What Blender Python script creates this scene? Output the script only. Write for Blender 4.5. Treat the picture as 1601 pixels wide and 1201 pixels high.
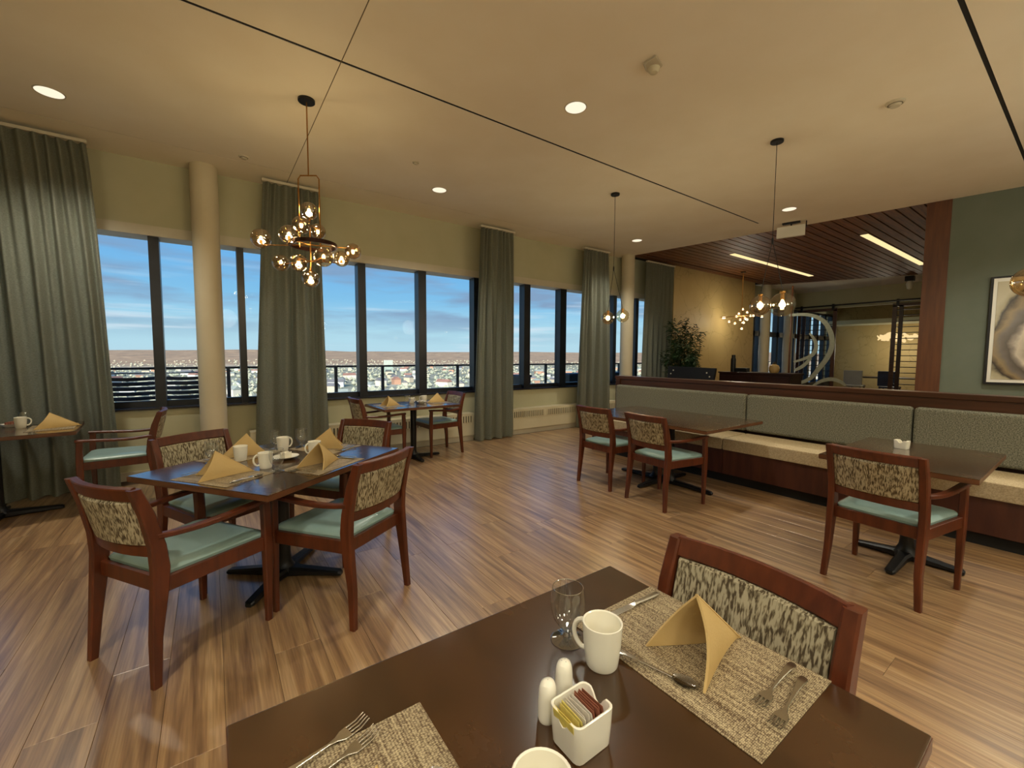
import bpy, bmesh, math, random
from mathutils import Vector, Matrix, noise
random.seed(7)
PI = math.pi
S = bpy.context.scene
COL = S.collection
for o in list(bpy.data.objects):
    bpy.data.objects.remove(o)

# ------------------------------------------------------------------ camera
F_PX, YAW, PITCH, ROLL = 660.866, 0.619644, 0.0675946, 0.0049042
cd = bpy.data.cameras.new('camera'); cam = bpy.data.objects.new('camera', cd); COL.objects.link(cam)
cd.sensor_fit = 'HORIZONTAL'; cd.sensor_width = 36; cd.lens = 36 * F_PX / 1601; cd.clip_start = 0.05; cd.clip_end = 30000
fw = Vector((math.sin(YAW) * math.cos(PITCH), math.cos(YAW) * math.cos(PITCH), -math.sin(PITCH)))
rt = Vector((math.cos(YAW), -math.sin(YAW), 0)); up = rt.cross(fw)
r2 = rt * math.cos(ROLL) + up * math.sin(ROLL); u2 = -rt * math.sin(ROLL) + up * math.cos(ROLL)
m = Matrix((r2, u2, -fw)).transposed().to_4x4(); m.translation = Vector((0, 0, 1.42)); cam.matrix_world = m
S.camera = cam
S.view_settings.view_transform = 'Standard'; S.view_settings.look = 'None'
S.view_settings.gamma = 1; S.view_settings.use_curve_mapping = False
S.view_settings.exposure = 0.0
S.cycles.max_bounces = 8; S.cycles.diffuse_bounces = 5; S.cycles.glossy_bounces = 4
S.cycles.transmission_bounces = 8; S.cycles.transparent_max_bounces = 24
S.cycles.sample_clamp_indirect = 3; S.cycles.caustics_refractive = False; S.cycles.caustics_reflective = False
S.cycles.blur_glossy = 0.5

# ------------------------------------------------------------------ world: sky with soft cloud banks
def N(nt, t, **kw):
    n = nt.nodes.new(t)
    for k, v in kw.items():
        if hasattr(n, k): setattr(n, k, v)
    return n
W = bpy.data.worlds.new('sky'); S.world = W; W.use_nodes = True
nt = W.node_tree; nt.nodes.clear(); L = nt.links.new
out = N(nt, 'ShaderNodeOutputWorld'); bg = N(nt, 'ShaderNodeBackground'); L(bg.outputs[0], out.inputs[0])
bg.inputs[1].default_value = 1.0
tc = N(nt, 'ShaderNodeTexCoord'); sep = N(nt, 'ShaderNodeSeparateXYZ'); L(tc.outputs['Generated'], sep.inputs[0])
ramp = N(nt, 'ShaderNodeValToRGB'); L(sep.outputs[2], ramp.inputs[0])
e = ramp.color_ramp.elements
e[0].position = 0.0; e[0].color = (0.50, 0.73, 0.84, 1)
e[1].position = 1.0; e[1].color = (0.05, 0.18, 0.55, 1)
for p, c in ((0.05, (0.47, 0.75, 0.87, 1)), (0.12, (0.24, 0.56, 0.85, 1)), (0.22, (0.15, 0.44, 0.84, 1)), (0.34, (0.11, 0.36, 0.78, 1))):
    k = e.new(p); k.color = c
mp = N(nt, 'ShaderNodeMapping'); mp.inputs['Scale'].default_value = (1.6, 1.6, 11); L(tc.outputs['Generated'], mp.inputs[0])
n1 = N(nt, 'ShaderNodeTexNoise'); n1.inputs['Scale'].default_value = 2.3; n1.inputs['Detail'].default_value = 6; n1.inputs['Roughness'].default_value = .5; L(mp.outputs[0], n1.inputs[0])
r1 = N(nt, 'ShaderNodeMapRange'); r1.inputs[1].default_value = .43; r1.inputs[2].default_value = .60; r1.inputs[4].default_value = .85; L(n1.outputs[0], r1.inputs[0])
hz = N(nt, 'ShaderNodeMapRange'); hz.inputs[1].default_value = 0.02; hz.inputs[2].default_value = .09; L(sep.outputs[2], hz.inputs[0])
ht = N(nt, 'ShaderNodeMapRange'); ht.inputs[1].default_value = 0.30; ht.inputs[2].default_value = .16; L(sep.outputs[2], ht.inputs[0])
mu = N(nt, 'ShaderNodeMath', operation='MULTIPLY'); L(r1.outputs[0], mu.inputs[0]); L(hz.outputs[0], mu.inputs[1])
mu2 = N(nt, 'ShaderNodeMath', operation='MULTIPLY'); L(mu.outputs[0], mu2.inputs[0]); L(ht.outputs[0], mu2.inputs[1])
mx = N(nt, 'ShaderNodeMixRGB'); L(mu2.outputs[0], mx.inputs[0]); L(ramp.outputs[0], mx.inputs[1]); mx.inputs[2].default_value = (0.25, 0.35, 0.52, 1)
mp2 = N(nt, 'ShaderNodeMapping'); mp2.inputs['Scale'].default_value = (1.2, 1.2, 22); mp2.inputs['Location'].default_value = (3, 1, 0); L(tc.outputs['Generated'], mp2.inputs[0])
n2 = N(nt, 'ShaderNodeTexNoise'); n2.inputs['Scale'].default_value = 2.6; n2.inputs['Detail'].default_value = 7; L(mp2.outputs[0], n2.inputs[0])
r3 = N(nt, 'ShaderNodeMapRange'); r3.inputs[1].default_value = .56; r3.inputs[2].default_value = .72; r3.inputs[4].default_value = .8; L(n2.outputs[0], r3.inputs[0])
hb = N(nt, 'ShaderNodeMapRange'); hb.inputs[1].default_value = 0.20; hb.inputs[2].default_value = .08; L(sep.outputs[2], hb.inputs[0])
m3 = N(nt, 'ShaderNodeMath', operation='MULTIPLY'); L(r3.outputs[0], m3.inputs[0]); L(hb.outputs[0], m3.inputs[1])
mx2 = N(nt, 'ShaderNodeMixRGB'); L(m3.outputs[0], mx2.inputs[0]); L(mx.outputs[0], mx2.inputs[1]); mx2.inputs[2].default_value = (0.72, 0.83, 0.92, 1)
L(mx2.outputs[0], bg.inputs[0])

# low morning sun standing behind the building, lights the valley only
sd = bpy.data.lights.new('sun', 'SUN'); sd.energy = 10; sd.angle = .01; sd.color = (1, .86, .7)
so = bpy.data.objects.new('sun', sd); COL.objects.link(so)
so.rotation_euler = Vector((.55, .8, -.36)).to_track_quat('-Z', 'Y').to_euler()

# lamp strengths (the lamps themselves are built further down)
K_DOWN, K_GLOBE, K_PEND, K_STRIP, K_FILL = 150, 6.0, 15.0, 16.0, 50.0
WARM = (1.0, 0.94, 0.75)

# ------------------------------------------------------------------ materials
def rgb(h):
    v = [int(h[i:i + 2], 16) / 255 for i in (0, 2, 4)]
    return tuple((c / 12.92 if c <= .04045 else ((c + .055) / 1.055) ** 2.4) for c in v) + (1,)
def base_mat(name, col, rough=.5, metal=0, spec=.5):
    m = bpy.data.materials.new(name); m.use_nodes = True
    b = m.node_tree.nodes['Principled BSDF']
    b.inputs['Base Color'].default_value = col if len(col) == 4 else (*col, 1)
    b.inputs['Roughness'].default_value = rough; b.inputs['Metallic'].default_value = metal
    b.inputs['Specular IOR Level'].default_value = spec
    return m, m.node_tree, b
def noisy(name, c1, c2, rough=.5, scale=(1, 1, 1), ns=5, detail=4, lo=.35, hi=.65, bump=0, bscale=None, metal=0, spec=.5, per_obj=0, coord='Object', rvar=0):
    m, t, b = base_mat(name, c1, rough, metal, spec); K = t.links.new
    tc = N(t, 'ShaderNodeTexCoord'); mp = N(t, 'ShaderNodeMapping'); mp.inputs['Scale'].default_value = scale
    K(tc.outputs[coord], mp.inputs[0])
    src = mp.outputs[0]
    if per_obj:
        oi = N(t, 'ShaderNodeObjectInfo'); ml = N(t, 'ShaderNodeMath', operation='MULTIPLY'); ml.inputs[1].default_value = 37.0
        K(oi.outputs['Random'], ml.inputs[0]); ad = N(t, 'ShaderNodeVectorMath', operation='ADD'); K(src, ad.inputs[0]); K(ml.outputs[0], ad.inputs[1]); src = ad.outputs[0]
    n = N(t, 'ShaderNodeTexNoise'); n.inputs['Scale'].default_value = ns; n.inputs['Detail'].default_value = detail; K(src, n.inputs[0])
    r = N(t, 'ShaderNodeMapRange'); r.inputs[1].default_value = lo; r.inputs[2].default_value = hi; K(n.outputs[0], r.inputs[0])
    x = N(t, 'ShaderNodeMixRGB'); x.inputs[1].default_value = c1; x.inputs[2].default_value = c2; K(r.outputs[0], x.inputs[0])
    fin = x.outputs[0]
    if per_obj:
        hsv = N(t, 'ShaderNodeHueSaturation'); mr = N(t, 'ShaderNodeMapRange'); mr.inputs[3].default_value = 1 - per_obj; mr.inputs[4].default_value = 1 + per_obj
        K(oi.outputs['Random'], mr.inputs[0]); K(mr.outputs[0], hsv.inputs['Value']); K(fin, hsv.inputs['Color']); fin = hsv.outputs[0]
    K(fin, b.inputs['Base Color'])
    if rvar:
        rr = N(t, 'ShaderNodeMapRange'); rr.inputs[3].default_value = rough; rr.inputs[4].default_value = rough + rvar; K(n.outputs[0], rr.inputs[0]); K(rr.outputs[0], b.inputs['Roughness'])
    if bump:
        n2 = n
        if bscale:
            n2 = N(t, 'ShaderNodeTexNoise'); n2.inputs['Scale'].default_value = bscale; n2.inputs['Detail'].default_value = 3; K(mp.outputs[0], n2.inputs[0])
        bp = N(t, 'ShaderNodeBump'); bp.inputs['Strength'].default_value = bump; bp.inputs['Distance'].default_value = .002; K(n2.outputs[0], bp.inputs['Height']); K(bp.outputs[0], b.inputs['Normal'])
    return m
def weave(name, c1, c2, sx, sy, rough=.85, bump=.5):
    """woven cloth: two crossing thread waves broken by noise"""
    m, t, b = base_mat(name, c1, rough, 0, .2); K = t.links.new
    tc = N(t, 'ShaderNodeTexCoord')
    w = []
    for d, s in (('X', sx), ('Y', sy)):
        n = N(t, 'ShaderNodeTexWave', bands_direction=d); n.inputs['Scale'].default_value = s; n.inputs['Distortion'].default_value = 1.2; n.inputs['Detail'].default_value = 2
        K(tc.outputs['Object'], n.inputs[0]); w.append(n)
    ml = N(t, 'ShaderNodeMath', operation='MULTIPLY'); K(w[0].outputs['Fac'], ml.inputs[0]); K(w[1].outputs['Fac'], ml.inputs[1])
    no = N(t, 'ShaderNodeTexNoise'); no.inputs['Scale'].default_value = 40; no.inputs['Detail'].default_value = 4; K(tc.outputs['Object'], no.inputs[0])
    ad = N(t, 'ShaderNodeMath', operation='MULTIPLY_ADD'); K(no.outputs[0], ad.inputs[0]); ad.inputs[1].default_value = .9; K(ml.outputs[0], ad.inputs[2])
    r = N(t, 'ShaderNodeMapRange'); r.inputs[1].default_value = .35; r.inputs[2].default_value = 1.1; K(ad.outputs[0], r.inputs[0])
    x = N(t, 'ShaderNodeMixRGB'); x.inputs[1].default_value = c1; x.inputs[2].default_value = c2; K(r.outputs[0], x.inputs[0]); K(x.outputs[0], b.inputs['Base Color'])
    bp = N(t, 'ShaderNodeBump'); bp.inputs['Strength'].default_value = bump; bp.inputs['Distance'].default_value = .001; K(ml.outputs[0], bp.inputs['Height']); K(bp.outputs[0], b.inputs['Normal'])
    return m
def emis(name, col, st):
    m = bpy.data.materials.new(name); m.use_nodes = True; t = m.node_tree; t.nodes.clear()
    o = N(t, 'ShaderNodeOutputMaterial'); e_ = N(t, 'ShaderNodeEmission'); e_.inputs[0].default_value = (*col, 1); e_.inputs[1].default_value = st
    t.links.new(e_.outputs[0], o.inputs[0]); return m
def thin_glass(name, tint, base=.06, edge=.75, rough=.0, dirt=0):
    m = bpy.data.materials.new(name); m.use_nodes = True; t = m.node_tree; t.nodes.clear(); K = t.links.new
    o = N(t, 'ShaderNodeOutputMaterial'); tr = N(t, 'ShaderNodeBsdfTransparent'); tr.inputs[0].default_value = (*tint, 1)
    g = N(t, 'ShaderNodeBsdfGlossy'); g.inputs['Roughness'].default_value = rough
    lw = N(t, 'ShaderNodeLayerWeight'); lw.inputs[0].default_value = .35
    pw = N(t, 'ShaderNodeMath', operation='POWER'); K(lw.outputs['Facing'], pw.inputs[0]); pw.inputs[1].default_value = 3.0
    mr = N(t, 'ShaderNodeMapRange'); mr.inputs[3].default_value = base; mr.inputs[4].default_value = edge; K(pw.outputs[0], mr.inputs[0])
    x = N(t, 'ShaderNodeMixShader'); K(mr.outputs[0], x.inputs[0]); K(tr.outputs[0], x.inputs[1]); K(g.outputs[0], x.inputs[2]); K(x.outputs[0], o.inputs[0])
    return m

M = {}
M['ceiling'] = noisy('ceiling_paint', rgb('EDE5D4'), rgb('E9E0CD'), .9, ns=2, bump=.15, bscale=150, spec=.1)
M['wall'] = noisy('wall_paint', rgb('BEBB9E'), rgb('B7B496'), .85, ns=2, spec=.2)
M['teal_wall'] = noisy('teal_wall_paint', rgb('6E7568'), rgb('687062'), .8, ns=3, bump=.2, bscale=200, spec=.2)
M['frame_dark'] = noisy('window_frame_dark', rgb('14161C'), rgb('1D2029'), .35, ns=4)
M['frame_in'] = noisy('sill_dark', rgb('16151A'), rgb('211F25'), .35, ns=4)
M['trim_white'] = noisy('trim_white', rgb('C9C2AE'), rgb('C2BAA5'), .6, ns=3)
M['black'] = noisy('black_recess', rgb('0B0908'), rgb('120E0B'), .8, ns=3)
M['black_metal'] = noisy('black_metal', rgb('0E0E10'), rgb('17171A'), .38, ns=6, metal=.3)
M['gap_soft'] = noisy('joint_shadow', rgb('6B5F4A'), rgb('62573F'), .9, ns=3)
M['column'] = noisy('column_paint', rgb('CBC1A8'), rgb('C4B99E'), .7, ns=2, spec=.3)

def floor_mat():
    m, t, b = base_mat('floor_planks', (.4, .25, .12), .36); K = t.links.new
    tc = N(t, 'ShaderNodeTexCoord'); oi = N(t, 'ShaderNodeObjectInfo')
    ml = N(t, 'ShaderNodeMath', operation='MULTIPLY'); ml.inputs[1].default_value = 61.0; K(oi.outputs['Random'], ml.inputs[0])
    ad = N(t, 'ShaderNodeVectorMath', operation='ADD'); K(tc.outputs['Object'], ad.inputs[0]); K(ml.outputs[0], ad.inputs[1])
    mp = N(t, 'ShaderNodeMapping'); mp.inputs['Scale'].default_value = (15, .75, 1); K(ad.outputs[0], mp.inputs[0])
    n = N(t, 'ShaderNodeTexNoise'); n.inputs['Scale'].default_value = 1.5; n.inputs['Detail'].default_value = 5; n.inputs['Distortion'].default_value = .6; K(mp.outputs[0], n.inputs[0])
    cr = N(t, 'ShaderNodeValToRGB'); K(n.outputs[0], cr.inputs[0]); e = cr.color_ramp.elements
    e[0].position = .28; e[0].color = rgb('72543A'); e[1].position = .72; e[1].color = rgb('BC9B73')
    k = e.new(.45); k.color = rgb('967452'); k = e.new(.58); k.color = rgb('AB885F')
    mp2 = N(t, 'ShaderNodeMapping'); mp2.inputs['Scale'].default_value = (90, 3.0, 1); K(ad.outputs[0], mp2.inputs[0])
    n2 = N(t, 'ShaderNodeTexNoise'); n2.inputs['Scale'].default_value = 1.5; n2.inputs['Detail'].default_value = 3; K(mp2.outputs[0], n2.inputs[0])
    mr2 = N(t, 'ShaderNodeMapRange'); mr2.inputs[1].default_value = .35; mr2.inputs[2].default_value = .7; mr2.inputs[3].default_value = .8; mr2.inputs[4].default_value = 1.12; K(n2.outputs[0], mr2.inputs[0])
    hs = N(t, 'ShaderNodeHueSaturation'); K(cr.outputs[0], hs.inputs['Color'])
    mr = N(t, 'ShaderNodeMapRange'); mr.inputs[3].default_value = .86; mr.inputs[4].default_value = 1.12; K(oi.outputs['Random'], mr.inputs[0])
    mm = N(t, 'ShaderNodeMath', operation='MULTIPLY'); K(mr.outputs[0], mm.inputs[0]); K(mr2.outputs[0], mm.inputs[1]); K(mm.outputs[0], hs.inputs['Value'])
    K(hs.outputs[0], b.inputs['Base Color'])
    bp = N(t, 'ShaderNodeBump'); bp.inputs['Strength'].default_value = .25; bp.inputs['Distance'].default_value = .001; K(n2.outputs[0], bp.inputs['Height']); K(bp.outputs[0], b.inputs['Normal'])
    b.inputs['Roughness'].default_value = .42; b.inputs['Coat Weight'].default_value = 1; b.inputs['Coat IOR'].default_value = 1.75; b.inputs['Coat Roughness'].default_value = .27
    return m
M['floor'] = floor_mat()
M['subfloor'] = noisy('subfloor', rgb('3A2818'), rgb('4A3420'), .7, ns=3)
M['chair_wood'] = noisy('chair_wood', rgb('4D220F'), rgb('612D15'), .33, scale=(8, 8, 1.2), ns=4, bump=.05, per_obj=.08, rvar=.1)
M['table_wood'] = noisy('table_wood', rgb('35200C'), rgb('472C14'), .2, scale=(2, 1, 2), ns=3, detail=6, rvar=.12)
_b = M['table_wood'].node_tree.nodes['Principled BSDF']; _b.inputs['Coat Weight'].default_value = 1; _b.inputs['Coat IOR'].default_value = 1.58; _b.inputs['Coat Roughness'].default_value = .15; _b.inputs['Specular IOR Level'].default_value = .15
M['table_edge'] = noisy('table_edge', rgb('57341F'), rgb('6A4329'), .35, scale=(2, 2, 8), ns=3)
M['booth_wood'] = noisy('booth_wood', rgb('3E2416'), rgb('502F1F'), .35, scale=(1, .5, 6), ns=3, bump=.05)
M['booth_panel'] = noisy('booth_panel', rgb('42201A'), rgb('522C20'), .4, scale=(1, 5, .7), ns=3)
M['post_wood'] = noisy('post_wood', rgb('4E290F'), rgb('5F3517'), .45, scale=(9, 9, .8), ns=3)
M['slat_wood'] = noisy('ceiling_slat_wood', rgb('5A3318'), rgb('875429'), .5, scale=(1.2, 20, 1), ns=2, per_obj=.25)
M['seat_vinyl'] = noisy('seat_vinyl', rgb('95B0AC'), rgb('8BA6A1'), .3, ns=6, bump=.1, bscale=250)
M['booth_back'] = weave('booth_back_tweed', rgb('6E6D5C'), rgb('98968A'), 60, 60)
def tweed(name, c1, c2):
    return noisy(name, rgb(c1), rgb(c2), .9, scale=(1, 1, 1.4), ns=110, detail=3, lo=.38, hi=.62, bump=.5, spec=.15)
M['booth_back'] = tweed('booth_back_tweed2', '595A50', '89897C')
M['booth_seat'] = tweed('booth_seat_cloth', 'A8977A', 'C2B293')
M['curtain'] = noisy('curtain_linen', rgb('8C8E80'), rgb('A2A494'), .9, scale=(25, 25, 90), ns=3, bump=.3, spec=.15)
M['napkin'] = noisy('napkin_cotton', rgb('CBAE78'), rgb('C0A26A'), .85, ns=6, bump=.25, bscale=180, spec=.2)
M['china'] = noisy('china', rgb('F4F0E0'), rgb('EFEADA'), .18, ns=3)
M['china_rim'] = M['china']
M['steel'] = noisy('steel', rgb('B8B4AA'), rgb('C6C2B8'), .22, ns=8, metal=1)
M['brass'] = noisy('brass', rgb('9A6F3A'), rgb('A97D45'), .3, ns=8, metal=1)
M['chrome_ring'] = noisy('bronze_ring', rgb('2A1812'), rgb('3A221A'), .3, ns=8, metal=.8)
M['amber_glass'] = thin_glass('smoked_globe_glass', (.80, .64, .40), .26, 1.0)
M['clear_glass'] = thin_glass('clear_globe_glass', (.90, .84, .68), .14, .95)
M['tumbler'] = thin_glass('tumbler_glass', (.96, .97, .97), .05, .9)
M['pane'] = thin_glass('window_pane', (.97, .985, .99), .003, .35)
M['balcony_glass'] = thin_glass('balcony_glass', (.90, .95, .96), .04, .5)
M['bulb'] = emis('bulb_glow', (1, .72, .38), 9)
M['bulb_small'] = emis('globe_bulb_glow', (1, .72, .38), 14)
M['down'] = emis('downlight_diffuser', (1, .88, .66), 1.1)
M['strip'] = emis('linear_light_diffuser', (1, .78, .38), 1.15)
M['crystal'] = emis('crystal_glow', (1, .72, .34), 1.0)
M['sign_white'] = noisy('sign_white', rgb('E8E6DC'), rgb('E0DED2'), .4, ns=2)
M['etch'] = noisy('etched_glass', rgb('9AA39C'), rgb('A6AFA8'), .6, ns=20)
M['leaf'] = noisy('leaf_green', rgb('17301A'), rgb('2C4A26'), .5, ns=3)
M['stem'] = noisy('stem_brown', rgb('3A2B1C'), rgb('4A3826'), .7, ns=5)
M['dark_counter'] = noisy('dark_counter', rgb('24100C'), rgb('30160F'), .35, ns=3)
M['monitor'] = noisy('monitor_plastic', rgb('08080A'), rgb('0E0E12'), .45, ns=3)
M['ceramic'] = noisy('vase_ceramic', rgb('BDA06A'), rgb('AF915C'), .4, ns=4)
M['stopper'] = noisy('dark_stopper', rgb('1A1210'), rgb('251A16'), .5, ns=4)
M['patio_blue'] = noisy('patio_strap', rgb('14203A'), rgb('1C2C4C'), .4, ns=4)
M['patio_frame'] = noisy('patio_frame', rgb('B6BDC6'), rgb('A9B1BB'), .35, ns=4, metal=.3)
M['deck'] = noisy('balcony_deck', rgb('8D9094'), rgb('A0A3A6'), .8, ns=3)
M['rail'] = noisy('balcony_rail_metal', rgb('23262E'), rgb('2E323C'), .4, ns=3)
M['heater'] = noisy('heater_enamel', rgb('D2C9AC'), rgb('CBC2A4'), .5, ns=3)
M['heater_dark'] = noisy('heater_slot', rgb('6E6650'), rgb('5E5744'), .7, ns=3)

def fabric_back():
    m, t, b = base_mat('chair_back_fabric', (.5, .45, .35), .8, 0, .2); K = t.links.new
    tc = N(t, 'ShaderNodeTexCoord'); mp = N(t, 'ShaderNodeMapping'); mp.inputs['Scale'].default_value = (150, 150, 9.5); K(tc.outputs['Object'], mp.inputs[0])
    n = N(t, 'ShaderNodeTexNoise'); n.inputs['Scale'].default_value = 1.0; n.inputs['Detail'].default_value = 2.5; n.inputs['Distortion'].default_value = .4; K(mp.outputs[0], n.inputs[0])
    cr = N(t, 'ShaderNodeValToRGB'); K(n.outputs[0], cr.inputs[0]); e = cr.color_ramp.elements
    e[0].position = .40; e[0].color = rgb('5A4E3C'); e[1].position = .56; e[1].color = rgb('C2B89C'); k = e.new(.48); k.color = rgb('958A70')
    n2 = N(t, 'ShaderNodeTexNoise'); n2.inputs['Scale'].default_value = 16; K(tc.outputs['Object'], n2.inputs[0])
    x = N(t, 'ShaderNodeMixRGB', blend_type='MULTIPLY'); x.inputs[0].default_value = .35; K(cr.outputs[0], x.inputs[1]); K(n2.outputs[0], x.inputs[2])
    K(x.outputs[0], b.inputs['Base Color'])
    bp = N(t, 'ShaderNodeBump'); bp.inputs['Strength'].default_value = .35; bp.inputs['Distance'].default_value = .001; K(n.outputs[0], bp.inputs['Height']); K(bp.outputs[0], b.inputs['Normal'])
    return m
M['back_fabric'] = fabric_back()
def placemat_mat():
    m, t, b = base_mat('placemat_vinyl_weave', (.5, .42, .32), .55, 0, .4); K = t.links.new
    tc = N(t, 'ShaderNodeTexCoord')
    v = N(t, 'ShaderNodeTexVoronoi'); v.inputs['Scale'].default_value = 1; v.inputs['Randomness'].default_value = .45
    mp = N(t, 'ShaderNodeMapping'); mp.inputs['Scale'].default_value = (190, 340, 1); K(tc.outputs['Object'], mp.inputs[0]); K(mp.outputs[0], v.inputs[0])
    mp2 = N(t, 'ShaderNodeMapping'); mp2.inputs['Scale'].default_value = (120, 5, 1); K(tc.outputs['Object'], mp2.inputs[0])
    n = N(t, 'ShaderNodeTexNoise'); n.inputs['Scale'].default_value = 1; n.inputs['Detail'].default_value = 2; K(mp2.outputs[0], n.inputs[0])
    a = N(t, 'ShaderNodeMath', operation='MULTIPLY_ADD'); K(n.outputs[0], a.inputs[0]); a.inputs[1].default_value = .7; K(v.outputs['Distance'], a.inputs[2])
    r = N(t, 'ShaderNodeMapRange'); r.inputs[1].default_value = .45; r.inputs[2].default_value = 1.05; K(a.outputs[0], r.inputs[0])
    x = N(t, 'ShaderNodeMixRGB'); x.inputs[1].default_value = rgb('C8B792'); x.inputs[2].default_value = rgb('54402B'); K(r.outputs[0], x.inputs[0]); K(x.outputs[0], b.inputs['Base Color'])
    bp = N(t, 'ShaderNodeBump'); bp.inputs['Strength'].default_value = .5; bp.inputs['Distance'].default_value = .001; bp.invert = True; K(v.outputs['Distance'], bp.inputs['Height']); K(bp.outputs[0], b.inputs['Normal'])
    return m
M['placemat'] = placemat_mat()
def beige_paper():
    m, t, b = base_mat('beige_wallpaper', (.5, .4, .22), .6, 0, .3); K = t.links.new
    tc = N(t, 'ShaderNodeTexCoord')
    n0 = N(t, 'ShaderNodeTexNoise'); n0.inputs['Scale'].default_value = 1.6; n0.inputs['Detail'].default_value = 5; K(tc.outputs['Object'], n0.inputs[0])
    ad = N(t, 'ShaderNodeMixRGB'); ad.inputs[0].default_value = .5; K(tc.outputs['Object'], ad.inputs[1]); K(n0.outputs['Color'], ad.inputs[2])
    v = N(t, 'ShaderNodeTexVoronoi', feature='DISTANCE_TO_EDGE'); v.inputs['Scale'].default_value = 3.2; K(ad.outputs[0], v.inputs[0])
    r = N(t, 'ShaderNodeMapRange'); r.inputs[1].default_value = 0; r.inputs[2].default_value = .02; K(v.outputs['Distance'], r.inputs[0])
    x0 = N(t, 'ShaderNodeMixRGB'); x0.inputs[1].default_value = rgb('B9A06C'); x0.inputs[2].default_value = rgb('A48A56'); K(n0.outputs[0], x0.inputs[0])
    x = N(t, 'ShaderNodeMixRGB'); x.inputs[1].default_value = rgb('96814F'); K(r.outputs[0], x.inputs[0]); K(x0.outputs[0], x.inputs[2]); K(x.outputs[0], b.inputs['Base Color'])
    return m
M['beige_paper'] = beige_paper()
def painting_mat():
    """abstract agate-like print: warped rings in cream, umber and grey"""
    m, t, b = base_mat('abstract_print', (.5, .5, .5), .25, 0, .5); K = t.links.new
    tc = N(t, 'ShaderNodeTexCoord')
    n0 = N(t, 'ShaderNodeTexNoise'); n0.inputs['Scale'].default_value = 1.4; n0.inputs['Detail'].default_value = 6; K(tc.outputs['Object'], n0.inputs[0])
    su = N(t, 'ShaderNodeVectorMath', operation='MULTIPLY_ADD'); su.inputs[1].default_value = (.55,) * 3; K(n0.outputs['Color'], su.inputs[0]); K(tc.outputs['Object'], su.inputs[2])
    mp = N(t, 'ShaderNodeMapping'); mp.inputs['Location'].default_value = (-.78, -.32, -.13); mp.inputs['Scale'].default_value = (1, 1.15, .75); K(su.outputs[0], mp.inputs[0])
    le = N(t, 'ShaderNodeVectorMath', operation='LENGTH'); K(mp.outputs[0], le.inputs[0])
    cr = N(t, 'ShaderNodeValToRGB'); K(le.outputs['Value'], cr.inputs[0]); e = cr.color_ramp.elements
    e[0].position = 0; e[0].color = rgb('8A7757'); e[1].position = 1; e[1].color = rgb('B9B196')
    for p, c in ((.12, 'A39177'), (.22, '9D8F80'), (.29, 'C7BAA6'), (.32, '93877A'), (.36, '54493F'), (.42, '6E655C'), (.47, '8F7A58'), (.52, '2A2019'), (.55, 'A89E80'), (.60, 'BDB499')):
        k = e.new(p); k.color = rgb(c)
    K(cr.outputs[0], b.inputs['Base Color']); return m
M['painting'] = painting_mat()

# ------------------------------------------------------------------ mesh helpers
def finish(bm, smooth=35):
    bmesh.ops.recalc_face_normals(bm, faces=bm.faces)
    me = bpy.data.meshes.new('m'); bm.to_mesh(me); bm.free()
    if smooth:
        me.polygons.foreach_set('use_smooth', [True] * len(me.polygons)); me.set_sharp_from_angle(angle=math.radians(smooth))
    me.update(); return me
def link(name, me, mat, parent=None, loc=None, rot=None):
    if isinstance(me, bmesh.types.BMesh): me = finish(me)
    me.name = name
    if mat is not None and not me.materials: me.materials.append(mat)
    o = bpy.data.objects.new(name, me); COL.objects.link(o)
    if 20 < len(me.polygons) < 500 and me.polygons[0].use_smooth:
        wm = o.modifiers.new('weighted_normals', 'WEIGHTED_NORMAL'); wm.keep_sharp = True; wm.weight = 100
    if parent is not None: o.parent = parent
    if loc is not None: o.location = loc
    if rot is not None: o.rotation_euler = rot
    return o
def tag(o, label=None, cat=None, group=None, kind=None):
    if label: o['label'] = label
    if cat: o['category'] = cat
    if group: o['group'] = group
    if kind: o['kind'] = kind
    return o
def thing(name, label, cat, loc=(0, 0, 0), rz=0, group=None):
    o = bpy.data.objects.new(name, None); COL.objects.link(o); o.location = loc; o.rotation_euler = (0, 0, rz)
    o.empty_display_size = .1
    return tag(o, label, cat, group)
def struct(o):
    o['kind'] = 'structure'; return o
def sempty(name, loc=(0, 0, 0), rz=0):
    o = bpy.data.objects.new(name, None); COL.objects.link(o); o.location = loc; o.rotation_euler = (0, 0, rz); o.empty_display_size = .1
    return struct(o)
def dup(root, loc=None, rz=None, label=None, group=None):
    r = root.copy(); COL.objects.link(r)
    if loc is not None: r.location = loc
    if rz is not None: r.rotation_euler = (0, 0, rz)
    if label: r['label'] = label
    if group: r['group'] = group
    for ch in list(root.children):
        c = ch.copy(); COL.objects.link(c); c.parent = r
        for g in list(ch.children):
            d = g.copy(); COL.objects.link(d); d.parent = c
    return r
def box(bm, x0, y0, z0, x1, y1, z1, bev=0):
    r = bmesh.ops.create_cube(bm, size=1)
    vs = r['verts']
    for v in vs:
        v.co = Vector(((x0 + x1) / 2 + v.co.x * (x1 - x0), (y0 + y1) / 2 + v.co.y * (y1 - y0), (z0 + z1) / 2 + v.co.z * (z1 - z0)))
    if bev:
        es = list({e for v in vs for e in v.link_edges})
        bmesh.ops.bevel(bm, geom=es, offset=bev, segments=2, affect='EDGES', profile=.6)
def bx(*a, **k):
    bm = bmesh.new(); box(bm, *a, **k); return bm
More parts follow.
